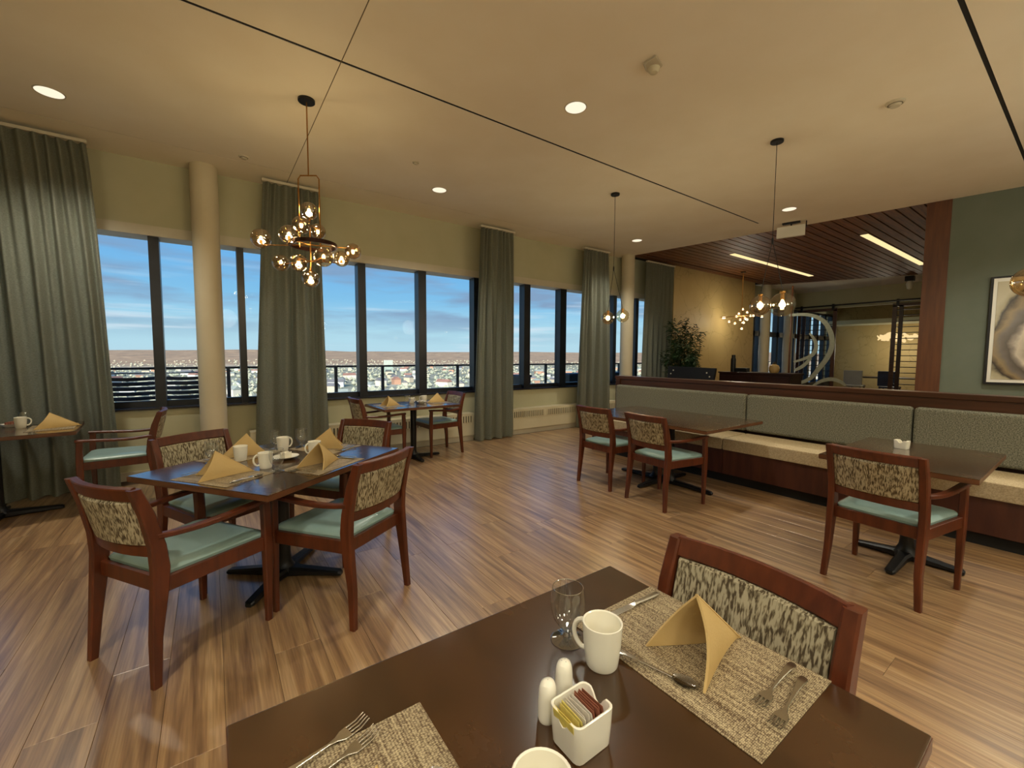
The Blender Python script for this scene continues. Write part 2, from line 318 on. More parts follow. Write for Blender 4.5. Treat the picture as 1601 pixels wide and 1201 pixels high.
def loft(bm, rings, cap=True, closed=True):
    vr = [[bm.verts.new(p) for p in r] for r in rings]
    n = len(vr[0])
    for a, b in zip(vr, vr[1:]):
        for i in range(n if closed else n - 1):
            bm.faces.new((a[i], a[(i + 1) % n], b[(i + 1) % n], b[i]))
    if cap and closed:
        bm.faces.new(vr[0][::-1]); bm.faces.new(vr[-1])
    return vr
def rring(c, u, v, hu, hv, ch=.2):
    """chamfered rectangle ring round c"""
    c = Vector(c); u = Vector(u).normalized(); v = Vector(v).normalized(); k = min(hu, hv) * ch
    return [c + u * a + v * b for a, b in ((hu - k, -hv), (hu, -hv + k), (hu, hv - k), (hu - k, hv), (-hu + k, hv), (-hu, hv - k), (-hu, -hv + k), (-hu + k, -hv))]
def cring(c, u, v, r, n=10, r2_=None):
    c = Vector(c); u = Vector(u).normalized(); v = Vector(v).normalized(); r2_ = r if r2_ is None else r2_
    return [c + u * r * math.cos(2 * PI * i / n) + v * r2_ * math.sin(2 * PI * i / n) for i in range(n)]
def tube(bm, pts, r, n=8):
    pts = [Vector(p) for p in pts]; rings = []
    t0 = (pts[1] - pts[0]).normalized(); a = Vector((0, 0, 1)) if abs(t0.z) < .9 else Vector((1, 0, 0)); u = t0.cross(a).normalized()
    for i, p in enumerate(pts):
        t = (pts[min(i + 1, len(pts) - 1)] - pts[max(i - 1, 0)]).normalized()
        u = (u - t * u.dot(t)).normalized(); v = t.cross(u)
        rr = r[i] if isinstance(r, (list, tuple)) else r
        rings.append(cring(p, u, v, rr, n))
    loft(bm, rings)
def lathe(bm, prof, n=24, c=(0, 0, 0), sx=1, sy=1, cap=False):
    rings = [[Vector((c[0] + r * sx * math.cos(2 * PI * i / n), c[1] + r * sy * math.sin(2 * PI * i / n), c[2] + z)) for i in range(n)] for r, z in prof]
    loft(bm, rings, cap=cap)
def sphere(bm, c, r, seg=20, rings=12):
    g = bmesh.ops.create_uvsphere(bm, u_segments=seg, v_segments=rings, radius=r)
    for v in g['verts']: v.co += Vector(c)
def lamp_pt(name, loc, power, col=WARM, r=.03, parent=None):
    d = bpy.data.lights.new(name, 'POINT'); d.energy = power; d.color = col; d.shadow_soft_size = r
    o = bpy.data.objects.new(name, d); COL.objects.link(o); o.location = loc
    if parent: o.parent = parent
    return o
def prism(bm, poly, z0, z1):
    a = [bm.verts.new((x, y, z0)) for x, y in poly]; b = [bm.verts.new((x, y, z1)) for x, y in poly]
    n = len(poly); bm.faces.new(a[::-1]); bm.faces.new(b)
    for i in range(n): bm.faces.new((a[i], a[(i + 1) % n], b[(i + 1) % n], b[i]))

# ------------------------------------------------------------------ key dimensions
H = 3.545
WY = 6.26                       # inner face of the window wall
BL, BR = Vector((7.35, 6.141)), Vector((8.193, 1.316))   # bulkhead line where white ceiling meets wood ceiling
BD = (BR - BL).normalized()
def bline(y): return BL.x + (y - BL.y) * (BR.x - BL.x) / (BR.y - BL.y)
FL, FR = Vector((13.53, 6.18)), Vector((14.95, 2.85))
def fline(y): return FL.x + (y - FL.y) * (FR.x - FL.x) / (FR.y - FL.y)
X_L, Y_B = -3.6, -3.6

# ------------------------------------------------------------------ floor
fl = struct(link('floor', bx(X_L, Y_B, -.12, 20.2, 6.6, -.003), M['subfloor']))
def plank_mesh(w, l, cuts=0):
    bm = bx(.0006, .0006, -.02, w - .0006, l - .0006, 0)
    es = [e for e in bm.edges if all(v.co.z > -.001 for v in e.verts)]
    bmesh.ops.bevel(bm, geom=es, offset=.0009, segments=1, affect='EDGES')
    return finish(bm, 0)
PW, PL = .2, 1.6
pm_full = plank_mesh(PW, PL); rnd = random.Random(3); n_pl = 0
planks = []; hidden = []
for ix in range(-9, 36):
    off = rnd.random() * PL
    y = -1.0 - off
    while y < 6.05:
        y0, y1 = max(y, -1.0), min(y + PL, 6.05)
        x = ix * PW
        if y1 - y0 > .05:
            # keep to what the camera can see
            cx, cy = x + PW / 2, (y0 + y1) / 2
            d = Vector((cx, cy)); fwd = d.dot(Vector((math.sin(YAW), math.cos(YAW)))); lat = d.dot(Vector((math.cos(YAW), -math.sin(YAW))))
            if fwd > .5 and abs(lat) < fwd * 1.27 + .9 and cx < 4.75: planks.append((d.length, x, y0, y1))
            else: hidden.append((x, y0, y1))
        y += PL
planks.sort()
for d, x, y0, y1 in planks[:300]:
    me = pm_full if abs(y1 - y0 - PL) < 1e-4 else plank_mesh(PW, y1 - y0)
    link('floor_plank', me, M['floor'], fl, (x, y0, 0))
bm = bmesh.new()
for d, x, y0, y1 in planks[300:] + [(0, *h) for h in hidden if h[0] < 4.7]: box(bm, x + .0006, y0 + .0006, -.02, x + PW - .0006, y1 - .0006, 0)
for ix in range(-18, 101):           # rest of the boards: behind the camera, under the booth and in the hall
    x = ix * PW
    if x + PW > X_L and x < 20 and (x < -1.79 or x >= 4.7): box(bm, x + .0006, Y_B, -.02, x + PW - .0006, 6.05, 0)
    else: box(bm, x + .0006, Y_B, -.02, x + PW - .0006, -1.001, 0)
o = link('far_planks', finish(bm, 0), M['floor'], fl); o['kind'] = 'stuff'

# ------------------------------------------------------------------ ceiling: strips between shadow gaps, cut along the bulkhead line
bm = bmesh.new()
def cstrip(y0, y1, x0=X_L, xr=None):
    if xr is None: prism(bm, [(x0, y0), (bline(y0), y0), (bline(y1), y1), (x0, y1)], H, H + .12)
    else: prism(bm, [(x0, y0), (xr, y0), (xr, y1), (x0, y1)], H, H + .12)
gaps = [(.612, .640), (3.340, 3.368), (5.672, 5.683)]
ys = [Y_B] + [v for g in gaps for v in g] + [WY + .3]
JX = .853
for i in range(0, len(ys), 2):
    if i == 0:
        cstrip(ys[i], ys[i + 1], X_L)
    else:
        cstrip(ys[i], ys[i + 1], X_L, JX - .0035); cstrip(ys[i], ys[i + 1], JX + .0035)
prism(bm, [(7.23, gaps[1][0]), (bline(3.34), gaps[1][0]), (bline(3.37), gaps[1][1]), (7.23, gaps[1][1])], H, H + .12)
prism(bm, [(X_L, 3.34), (-.35, 3.34), (-.35, 3.368), (X_L, 3.368)], H, H + .12)
ceil = struct(link('ceiling', finish(bm, 0), M['ceiling']))
bm = bmesh.new(); prism(bm, [(X_L - .1, Y_B), (9.3, Y_B), (bline(WY + .3), WY + .3), (X_L - .1, WY + .3)], H + .12, H + .2)
link('shadow_gap_backing', finish(bm, 0), M['black'], ceil)
for k, (g0, g1) in enumerate(gaps):  # dark strips fill the slots, their colour standing in for the shade inside
    dz = .004 if k < 2 else .0035
    link('gap_shade_fill', finish(bx(X_L, g0 + .0002, H + dz, bline(g0) if k != 1 else 7.23, g1 - .0002, H + .11), 0), M['black'] if k < 2 else M['gap_soft'], ceil)
link('gap_shade_fill', finish(bx(JX - .0033, .64, H + .0025, JX + .0033, WY, H + .11), 0), M['gap_soft'], ceil)
# ceiling fascia and slatted wood ceiling beyond it
wc = struct(link('ceiling_wood', finish((lambda b: (prism(b, [(bline(6.3) + .0, 6.3), (bline(-1) + .0, -1), (fline(-1), -1), (fline(6.3), 6.3)], H + .04, H + .16), b)[1])(bmesh.new()), 0), M['black']))
wc.name = 'ceiling_wood'
y = 6.02
while y > -.3:
    y0, y1 = y - .128, y
    bm = bmesh.new(); prism(bm, [(bline(y0) + .012, y0), (fline(y0), y0), (fline(y1), y1), (bline(y1) + .012, y1)], H + .002, H + .03)
    link('ceiling_slat', finish(bm, 0), M['slat_wood'], wc); y -= .148
bm = bmesh.new(); prism(bm, [(fline(WY + .3), WY + .3), (fline(-1), -1), (20.2, -1), (20.2, WY + .3)], H, H + .12)
struct(link('ceiling_far', finish(bm, 0), M['ceiling']))
struct(link('trim_2', bx(7.6, 5.72, H - .02, 13.2, 5.76, H + .002), M['post_wood']))

# ------------------------------------------------------------------ window wall
SILL, HEAD = .82, 2.73
def wbox(name, *a, mat='wall'): return struct(link(name, finish(bx(*a), 0), M[mat]))
wbox('wall_window', X_L, WY, -.02, 8.95, WY + .28, SILL - .035)
o = wbox('wall_window_head', X_L, WY, 2.84, 8.95, WY + .28, H + .2)
wbox('wall_window_corner', 8.62, WY - .02, 0, 8.95, WY + .28, H + .2)
struct(link('trim_3', finish(bx(X_L, WY - .012, HEAD, 8.95, WY + .28, 2.84), 0), M['trim_white']))
struct(link('trim_4', bx(X_L, WY - .035, SILL - .035, 8.62, WY + .28, SILL - .012, bev=.004), M['frame_in']))
mull = [(-2.75, .09), (-1.72, .09), (-.475, .095), (.345, .075), (1.82, .11), (2.75, .13), (3.75, .13), (4.83, .14), (5.73, .16), (6.55, .14), (7.25, .10), (8.0, .10), (8.60, .08)]
FY = 6.36
prev = X_L + .05
for i, (mx_, w) in enumerate(mull):
    wn = sempty('window_%d' % (i + 1))
    x0, x1 = prev, mx_ - w / 2
    bm = bmesh.new()
    box(bm, x0, FY, SILL - .012, x1, FY + .08, SILL + .055); box(bm, x0, FY, HEAD + .035, x1, FY + .08, HEAD + .10)
    fr = link('window_frame', finish(bm, 0), M['frame_dark'], wn)
    link('pane', finish(bx(x0, FY + .035, SILL + .05, x1, FY + .045, HEAD + .036), 0), M['pane'], wn)
    link('mullion', finish(bx(mx_ - w / 2, FY - .07, SILL - .012, mx_ + w / 2, FY + .09, HEAD + .06), 0), M['frame_dark'], wn)
    # slim bright reveal of the aluminium stop beside each mullion
    prev = mx_ + w / 2
# round columns standing against the glass
for i, (cx, cy, r) in enumerate(((.012, 6.08, .132), (7.32, 6.02, .135))):
    bm = bmesh.new(); lathe(bm, [(r, 0), (r, H)], 32, cap=True)
    struct(link('trim_%d' % (5 + i), bm, M['column'], None, (cx, cy, 0))).name = 'wall_column'
# walls off camera
wbox('wall_left', X_L - .15, Y_B, 0, X_L, WY + .28, H)
wbox('wall_back', X_L - .15, Y_B - .15, 0, 9.3, Y_B, H)
# teal wall in line with the bulkhead and wood-clad post at its end
ang = math.atan2(BD.y, BD.x)
tw = struct(link('wall_right', finish(bx(0, 0, 0, 5.0, .18, H), 0), M['teal_wall'], None, (BR.x, BR.y, 0), (0, 0, ang)))
po = struct(link('trim_7', bx(-.245, -.012, 0, 0, .26, H - .001, bev=.003), M['post_wood'], None, (BR.x, BR.y, 0), (0, 0, ang)))
po.name = 'wall_post'
# hall walls beyond
wbox('wall_hall_beige', 8.95, 6.0, 0, 12.88, 6.28, H + .039, mat='beige_paper')
wbox('wall_hall_side', 8.45, .55, 0, 20.1, .7, H)
wbox('wall_far', 20, .6, 0, 20.15, 6.6, H, mat='beige_paper')
GX = 16.3
wbox('wall_grille_head', GX, .7, 2.98, GX + .15, 6.28, H)
wbox('wall_grille_side', GX, .7, 0, GX + .15, 2.95, 3.0)
wbox('trim_8', GX + 2.6, .7, 2.6, 20, 6.1, 2.75, mat='wall')
# far glazing in the same plane as the window wall
bm = bmesh.new()
fx = [12.88, 13.35, 13.75, 14.35, 14.95, 15.4, 15.9, 16.3, 16.9, 17.5, 18.2, 18.9, 19.6, 20]
for k, x in enumerate(fx): box(bm, x - .07, 6.2, 0, x + .07, 6.34, 3.0)
box(bm, 12.88, 6.2, 2.05, 20, 6.34, 2.2); box(bm, 12.88, 6.2, 0, 20, 6.34, .5); box(bm, 12.88, 6.2, 2.95, 20, 6.34, 3.02)
wn = sempty('window_20'); link('window_frame', finish(bm, 0), M['frame_dark'], wn)
link('pane', finish(bx(12.9, 6.26, .5, 20, 6.27, 2.95), 0), M['pane'], wn)
wbox('wall_hall_window_head', 12.88, 6.2, 3.02, 20, 6.4, H)
for cx in (13.6, 15.2):
    bm = bmesh.new(); lathe(bm, [(.13, 0), (.13, H)], 24, cap=True); struct(link('hall_column', bm, M['column'], None, (cx, 6.0, 0))).name = 'wall_hall_column'

# ------------------------------------------------------------------ baseboard heater covers
def heater(x0, x1, label):
    t = thing('baseboard_heater', label, 'heater', ((x0 + x1) / 2, 6.1, 0), 0, None)
    hw = (x1 - x0) / 2
    bm = bmesh.new(); box(bm, -hw, -.045, .09, hw, .15, .46, bev=.006); link('cover', bm, M['heater'], t)
    bm = bmesh.new(); box(bm, -hw + .0, -.02, 0, hw, .15, .088); link('kick_plate', finish(bm, 0), M['trim_white'], t)
    # dark slot field and the fins that stand in front of it
    n = max(1, int(round((2 * hw) / .75))); seg = 2 * hw / n
    for s in range(n):
        a = -hw + s * seg + .05; b = -hw + (s + 1) * seg - .05
        f = link('grille', finish(bx(a, -.0475, .31, b, -.0445, .415), 0), M['heater_dark'], t)
        bm = bmesh.new(); k = a
        while k < b:
            box(bm, k, -.056, .305, k + .022, -.047, .42); k += .046
        link('fin', finish(bm, 0), M['heater'], f)['kind'] = 'stuff'
    return t
heater(.47 - .1, 3.55, 'long cream baseboard heater with slotted top behind the two-chair window table')
heater(4.2, 5.98, 'cream baseboard heater with slotted grille between the two middle grey curtains')
heater(6.6, 7.15, 'short cream baseboard heater beside the slim column and booth end')
struct(link('baseboard_window', finish(bx(X_L, WY - .02, 0, .35, WY, .1), 0), M['trim_white']))

# ------------------------------------------------------------------ curtains
def curtain(xt0, xt1, xb0, xb1, seed, label, y=5.93, z0=.02, z1=3.47):
    r = random.Random(seed); nc, nr = 150, 18
    nf = max(5, int((xt1 - xt0) * 13)); ph = [r.uniform(-.7, .7) for _ in range(40)]
    bm = bmesh.new(); rows = []
    for j in range(nr + 1):
        v = j / nr; z = z1 + (z0 - z1) * v; row = []
        k = min(1, v * 1.15) ** .8
        for i in range(nc + 1):
            u = i / nc
            fine = math.sin(u * nf * 2 * PI + 1.2 * math.sin(u * 7 + ph[0]))
            big = math.sin(u * nf * .55 * 2 * PI + ph[1] + 1.1 * math.sin(u * 5 + ph[2]) + .35 * v)
            yy = fine * (.030 * (1 - k) + .014 * k) + big * .048 * k + .012 * math.sin(u * 9 + v * 3 + ph[3])
            x = (xt0 + (xt1 - xt0) * u) * (1 - k) + (xb0 + (xb1 - xb0) * u) * k + .010 * math.sin(u * 14 + v * 4 + ph[4])
            row.append(bm.verts.new((x, y + yy, z + (.006 * math.sin(u * 40) if j == nr else 0))))
        rows.append(row)
    for a, b in zip(rows, rows[1:]):
        for i in range(nc): bm.faces.new((a[i], a[i + 1], b[i + 1], b[i]))
    bmesh.ops.solidify(bm, geom=bm.faces[:], thickness=.004)
    me = finish(bm, 60)
    t = thing('curtain', label, 'curtain', ((xt0 + xt1) / 2, y, 0), 0)
    o = link('drape', me, M['curtain'], t, (-(xt0 + xt1) / 2, -y, 0))
    link('curtain_track', finish(bx(-(xt1 - xt0) / 2 - .01, -.03, 3.47, (xt1 - xt0) / 2 + .02, .03, 3.50), 0), M['trim_white'], t)
    return t
curtain(-1.75, -.93, -1.66, -.80, 1, 'wide grey-green linen curtain behind the corner table set with a napkin')
curtain(.58, 1.19, .43, 1.25, 2, 'grey linen curtain hanging behind the brass bubble chandelier')
curtain(3.60, 4.24, 3.50, 4.30, 3, 'grey linen curtain to the right of the two-chair window table')
curtain(5.92, 6.60, 5.80, 6.74, 4, 'grey linen curtain beside the far end of the booth, behind the small pendant globes')
curtain(7.84, 8.82, 7.78, 8.78, 5, 'dark grey curtain in the corner behind the leafy plant', y=5.93)

# ------------------------------------------------------------------ chairs
def chair_proto():
    t = thing('dining_chair', 'x', 'chair')
    wm = M['chair_wood']
    def side(s):
        bm = bmesh.new(); y = s * .222
        prof = [(-.275, 0, .017, .015), (-.262, .20, .022, .017), (-.240, .40, .031, .019), (-.232, .50, .033, .019), (-.240, .60, .030, .019), (-.272, .75, .026, .019), (-.312, .868, .021, .018)]
        loft(bm, [rring((x, y + (.012 * s if z < .2 else 0), z), (1, 0, 0), (0, 1, 0), a, b, .3) for x, z, a, b in prof])
        return bm
    for s in (1, -1): link('leg', side(s), wm, t)
    for s in (1, -1):
        bm = bmesh.new(); prof = [(.238, 0, .014, .013), (.240, .2, .018, .016), (.242, .40, .024, .019), (.240, .55, .022, .018), (.235, .648, .021, .018)]
        loft(bm, [rring((x, s * .262, z), (1, 0, 0), (0, 1, 0), a, b, .3) for x, z, a, b in prof]); link('leg', bm, wm, t)
    # armrest: gentle bow from the back post to the front leg
    for s in (1, -1):
        bm = bmesh.new(); rings = []
        for k in range(9):
            u = k / 8; x = -.245 + u * (.262 + .245); y = s * (.226 + .036 * u + .012 * math.sin(PI * u)); z = .652 - .022 * math.sin(PI * min(1, u * 1.0)) * (1 - u) - .004 + .006 * u
            rings.append(rring((x, y, z), (0, 1, 0), (0, 0, 1), .017 + .006 * u, .012, .4))
        loft(bm, rings); link('armrest', bm, wm, t)
    def curved(z_lo, z_hi, x_lo, x_hi, th, half=.215, sag=.034, ch=.3, n=9, bulge=0):
        bm = bmesh.new(); rings = []
        for k in range(n):
            u = -1 + 2 * k / (n - 1); y = u * half; b = -sag * (1 - u * u)
            zc, hz = (z_lo + z_hi) / 2, (z_hi - z_lo) / 2; xc = (x_lo + x_hi) / 2 + b
            up_ = Vector((x_hi - x_lo, 0, z_hi - z_lo)); ln = up_.length / 2; up_.normalize()
            fr = Vector((up_.z, 0, -up_.x))
            tan = Vector((2 * sag * u / half, 1, 0)).normalized(); fr = (fr - tan * fr.dot(tan)).normalized()
            tt = th * (1 + bulge * (1 - abs(u) ** 4))
            rings.append(rring((xc, y, zc), up_, fr, ln, tt, ch))
        loft(bm, rings); return bm
    link('top_rail', curved(.815, .872, -.294, -.312, .013), wm, t)
    link('back_rail', curved(.555, .605, -.237, -.243, .012), wm, t)
    # the frame stiles beside the padded panel
    link('back_panel', curved(.606, .814, -.243, -.293, .012, half=.200, ch=.5, bulge=.7), M['back_fabric'], t)
    # seat frame
    bm = bmesh.new()
    for s in (1, -1):
        loft(bm, [rring((-.225, s * .222, .425), (0, 1, 0), (0, 0, 1), .012, .034, .2), rring((.235, s * .258, .425), (0, 1, 0), (0, 0, 1), .012, .034, .2)])
    loft(bm, [rring((.238, -.25, .425), (1, 0, 0), (0, 0, 1), .012, .034, .2), rring((.238, .25, .425), (1, 0, 0), (0, 0, 1), .012, .034, .2)])
    loft(bm, [rring((-.228, -.21, .425), (1, 0, 0), (0, 0, 1), .012, .034, .2), rring((-.228, .21, .425), (1, 0, 0), (0, 0, 1), .012, .034, .2)])
    link('seat_frame', bm, wm, t)
    # cushion: trapezoid plan, domed
    bm = bmesh.new(); rings = []
    for z, ins in ((.452, .0), (.470, -.004), (.483, .006), (.492, .03), (.498, .075)):
        x0, x1 = -.212 + ins, .250 - ins; y0, y1 = .208 - ins * .9, .243 - ins * .9; c = .03 + ins * .3; rg = []
        for (cx, cy, a0) in ((x1 - c, y1 - c, 0), (x0 + c, y0 - c, 90), (x0 + c, -y0 + c, 180), (x1 - c, -y1 + c, 270)):
            for q in range(4):
                a = math.radians(a0 + q * 30); rg.append(Vector((cx + c * math.cos(a), cy + c * math.sin(a), z)))
        rings.append(rg)
    loft(bm, rings); link('seat', bm, M['seat_vinyl'], t)
    return t
R = math.radians
chairs = [
    ((-.135, 2.615), 33.5, 'wooden armchair nearest the camera at the square set table, back turned to us', 'chairs at the square set table'),
    ((.60, 2.535), 123.3, 'wooden armchair at the square set table, on the side towards the open floor', 'chairs at the square set table'),
    ((.03, 3.36), -60, 'wooden armchair at the square set table with its back to the round column', 'chairs at the square set table'),
    ((.80, 3.39), 217, 'wooden armchair at the square set table with its back to the window table', 'chairs at the square set table'),
    ((-.72, 5.42), 180, 'wooden armchair seen side-on at the corner table by the wide curtain', None),
    ((2.68, 5.62), 182, 'wooden armchair at the window table, in front of the curtain side', 'chairs at the window table'),
    ((1.78, 5.52), 2, 'wooden armchair at the window table, on the chandelier side', 'chairs at the window table'),
    ((3.475, .735), -5.7, 'wooden armchair with teal seat at the small booth table with the white caddy', None),
    ((3.61, 2.459), -4.8, 'wooden armchair at the long booth table, the one nearer the camera', 'chairs at the long booth table'),
    ((3.643, 3.175), 0, 'wooden armchair at the long booth table, the one nearer the windows', 'chairs at the long booth table'),
    ((.835, .522), 178, 'wooden armchair pulled up to the near table beside the large placemat', None),
]
proto = chair_proto()
for i, ((x, y), a, lab, grp) in enumerate(chairs):
    c = proto if i == 0 else dup(proto)
    c.location = (x, y, 0); c.rotation_euler = (0, 0, R(a)); c['label'] = lab
    if grp: c['group'] = grp

# ------------------------------------------------------------------ tables
def table(name, label, lx, ly, loc, rz, arms=((.39, 0), (.29, 90)), posts=((0, 0),), zt=.75, cat='table', base_rot=0):
    t = thing(name, label, cat, (*loc, 0), rz)
    bm = bx(-lx / 2, -ly / 2, zt - .034, lx / 2, ly / 2, zt, bev=.004); o = link('tabletop', bm, M['table_wood'], t)
    bm = bx(-lx / 2 - .0008, -ly / 2 - .0008, zt - .031, lx / 2 + .0008, ly / 2 + .0008, zt - .004); link('edge_band', finish(bm, 0), M['table_edge'], o)
    for px, py in posts:
        bm = bmesh.new(); lathe(bm, [(.075, .045), (.055, .07), (.042, .10), (.038, .14), (.038, zt - .05), (.09, zt - .046), (.09, zt - .034)], 20, (px, py, 0), cap=True); link('column', bm, M['black_metal'], t)
    bm = bmesh.new(); box(bm, -.16, -.16, zt - .045, .16, .16, zt - .034); link('mounting_plate', finish(bm, 0), M['black_metal'], t)
    for ln, a in arms:
        bm = bmesh.new(); d = Vector((math.cos(R(a + base_rot)), math.sin(R(a + base_rot)), 0)); sd_ = Vector((-d.y, d.x, 0)); rings = []
        for u, w, h in ((-1, .018, .010), (-.96, .028, .015), (-.3, .034, .026), (0, .06, .032), (.3, .034, .026), (.96, .028, .015), (1, .018, .010)):
            rings.append(rring(d * (u * ln) + Vector((0, 0, .006 + h)), sd_, (0, 0, 1), w, h, .5))
        loft(bm, rings); link('base_arm', bm, M['black_metal'], t)
    return t
table('dining_table', 'large dark wood table in the foreground set with placemats', 1.02, .745, (.51, .5125), 0)
table('dining_table', 'square dark wood table set for four under the brass bubble chandelier', 1.10, 1.00, (.345, 3.0), R(36.5), arms=((.37, 0), (.37, 90)), base_rot=17)
table('dining_table', 'long bare dark wood table at the far part of the booth', 1.07, 1.60, (4.135, 2.84), 0, arms=((.43, 0), (.58, 90)), posts=((0, -.09), (0, .09)))
table('dining_table', 'small dark wood table at the booth with one white caddy on it', 1.07, .755, (3.955, .742), 0, arms=((.39, 0), (.29, 90)))
table('dining_table', 'dark wood table for two set in front of the windows', 1.07, .74, (2.235, 5.46), R(2), arms=((.39, 0), (.29, 90)))
table('dining_table', 'dark wood corner table set in front of the wide curtain', 1.05, .74, (-1.525, 5.44), R(6))

# ------------------------------------------------------------------ booth
YB0, YB1 = -1.6, 4.44
bt = thing('banquette', 'long built-in banquette with grey tweed back cushions and cream seat', 'banquette', (4.65, 2, 0))
def B(name, *a, mat='booth_wood', bev=0, **k):
    a = list(a); a[0] -= 4.65; a[3] -= 4.65; a[1] -= 2; a[4] -= 2
    return link(name, bx(*a, bev=bev), M[mat], bt)
B('toe_kick', 4.72, YB0, 0, 5.3, YB1 - .05, .10, mat='black')
ysp = [YB1, 2.45, .985, -.50, YB0]
for a, b in zip(ysp, ysp[1:]):
    B('base_panel', 4.675, b + .003, .10, 4.70, a - .003, .372, mat='booth_panel', bev=.001)
B('seat_box', 4.701, YB0, .10, 5.25, YB1, .37, mat='booth_panel')
B('end_panel', 4.68, YB1, 0, 5.42, YB1 + .02, .48)
B('back_wall', 5.28, YB0, 0, 5.42, YB1 + .08, 1.06)
B('cap_rail', 5.262, YB0, 1.06, 5.44, YB1 + .10, 1.105, bev=.004)
B('end_panel', 5.26, YB1, .5, 5.28, YB1 + .08, 1.06)
for a, b in zip(ysp, ysp[1:]):
    B('seat_cushion', 4.645, b + .004, .374, 5.20, a - .004, .505, mat='booth_seat', bev=.018)
    # back cushion: slab with soft rounded rim
    bm = bmesh.new(); box(bm, 5.15 - 4.65, b + .004 - 2, .535, 5.262 - 4.65, a - .004 - 2, .972)
    bmesh.ops.bevel(bm, geom=bm.edges[:], offset=.035, segments=4, affect='EDGES', profile=.5)
    link('back_cushion', bm, M['booth_back'], bt)

# ------------------------------------------------------------------ tableware builders
Z = .75
def napkin(loc, rz, w=.115, h=.15, d=.20, label='', group=None, near=False):
    """folded napkin standing as an open pyramid: two cloth wings joined along a sloping ridge"""
    t = thing('napkin', label, 'napkin', (*loc, Z), rz, group)
    T = Vector((-.02, 0, h)); Bk = Vector((d * .62, 0, .004)); n = 10
    for s in (1, -1):
        Fp = Vector((-d * .40, s * w * .55, .004)); bm = bmesh.new(); rows = []
        for i in range(n + 1):
            u = i / n; row = []
            ridge = T.lerp(Bk, u)
            for j in range(n + 1):
                v = j / n
                base = Fp.lerp(Bk, u); base.y = Fp.y * (1 - u) ** 1.3
                p = ridge.lerp(base, v)
                p += Vector((0, s * (.009 * math.sin(PI * v) * (1 - u)), .002 * math.sin(PI * v)))
                # rounded outer lip of the fold
                p.x += .012 * math.sin(PI * v) * (1 - u) ** 2
                row.append(bm.verts.new(p))
            rows.append(row)
        for a, b in zip(rows, rows[1:]):
            for j in range(n):
                try: bm.faces.new((a[j], a[j + 1], b[j + 1], b[j]))
                except ValueError: pass
        bmesh.ops.remove_doubles(bm, verts=bm.verts[:], dist=.0003)
        bmesh.ops.recalc_face_normals(bm, faces=bm.faces[:])
        bmesh.ops.solidify(bm, geom=bm.faces[:], thickness=.005)
        link('fold', finish(bm, 60), M['napkin'], t)
    return t
def mug(loc, rz, label, group=None, h=.098, r=.041, z=Z):
    t = thing('mug', label, 'mug', (*loc, z), rz, group)
    bm = bmesh.new()
    prof = [(.0001, .004), (r * .68, .003), (r * .74, 0), (r * .80, .004), (r * .86, .022), (r * .93, h * .5), (r * .985, h * .9), (r, h - .001), (r - .0015, h), (r - .004, h - .002), (r * .86, h * .55), (r * .78, .014), (.0001, .009)]
    lathe(bm, prof, 32); link('body', bm, M['china'], t)
    bm = bmesh.new(); pts = []
    for k in range(11):
        a = PI * k / 10; pts.append((r * .93 + .026 * math.sin(a), 0, h * .55 + .033 * math.cos(a) + .003 * math.sin(a)))
    pts[0] = (r * .95, 0, h * .86); pts[-1] = (r * .86, 0, h * .24)
    tube(bm, pts, .0052, 8); link('handle', bm, M['china'], t)
    return t
M['goblet'] = thin_glass('goblet_glass', (.95, .97, .98), .17, 1.0, .01)
def goblet(loc, label, group=None, s=1.0):
    t = thing('goblet', label, 'glass', (*loc, Z), 0, group)
    bm = bmesh.new()
    lathe(bm, [(r * s * 1.28, z * s) for r, z in ((.0275, .129), (.0285, .1288), (.0300, .115), (.0315, .095), (.0305, .075), (.026, .055), (.018, .040), (.010, .034), (.0001, .032))], 32)
    link('bowl', bm, M['goblet'], t)
    bm = bmesh.new()
    lathe(bm, [(r * s * 1.2, z * s) for r, z in ((.0001, .0315), (.013, .033), (.012, .028), (.007, .022), (.0115, .016), (.009, .011), (.016, .007), (.030, .004), (.0325, .002), (.031, 0), (.0001, 0))], 32)
    link('foot', bm, M['goblet_foot'], t)
    bm = bmesh.new(); n = 32; vr = []
    for i in range(n):
        a = 2 * PI * i / n; d = Vector((math.cos(a), math.sin(a), 0)); vr.append([bm.verts.new(p) for p in cring(d * .0356 * s + Vector((0, 0, .129 * s)), d, (0, 0, 1), .0009, 6)])
    for i in range(n):
        a, b = vr[i], vr[(i + 1) % n]
        for j in range(6): bm.faces.new((a[j], a[(j + 1) % 6], b[(j + 1) % 6], b[j]))
    link('rim', bm, M['rim_glass'], t)
    return t
M['goblet_foot'] = thin_glass('goblet_foot_glass', (.93, .96, .98), .38, 1.0, .02)
M['rim_glass'] = thin_glass('goblet_rim_glass', (.9, .93, .95), .8, 1.0, .1)
gm = bpy.data.materials.new('solid_glass'); gm.use_nodes = True; b_ = gm.node_tree.nodes['Principled BSDF']
b_.inputs['Transmission Weight'].default_value = 1; b_.inputs['Roughness'].default_value = .02; b_.inputs['IOR'].default_value = 1.48; b_.inputs['Base Color'].default_value = (.96, .98, 1, 1)
M['solid_glass'] = gm
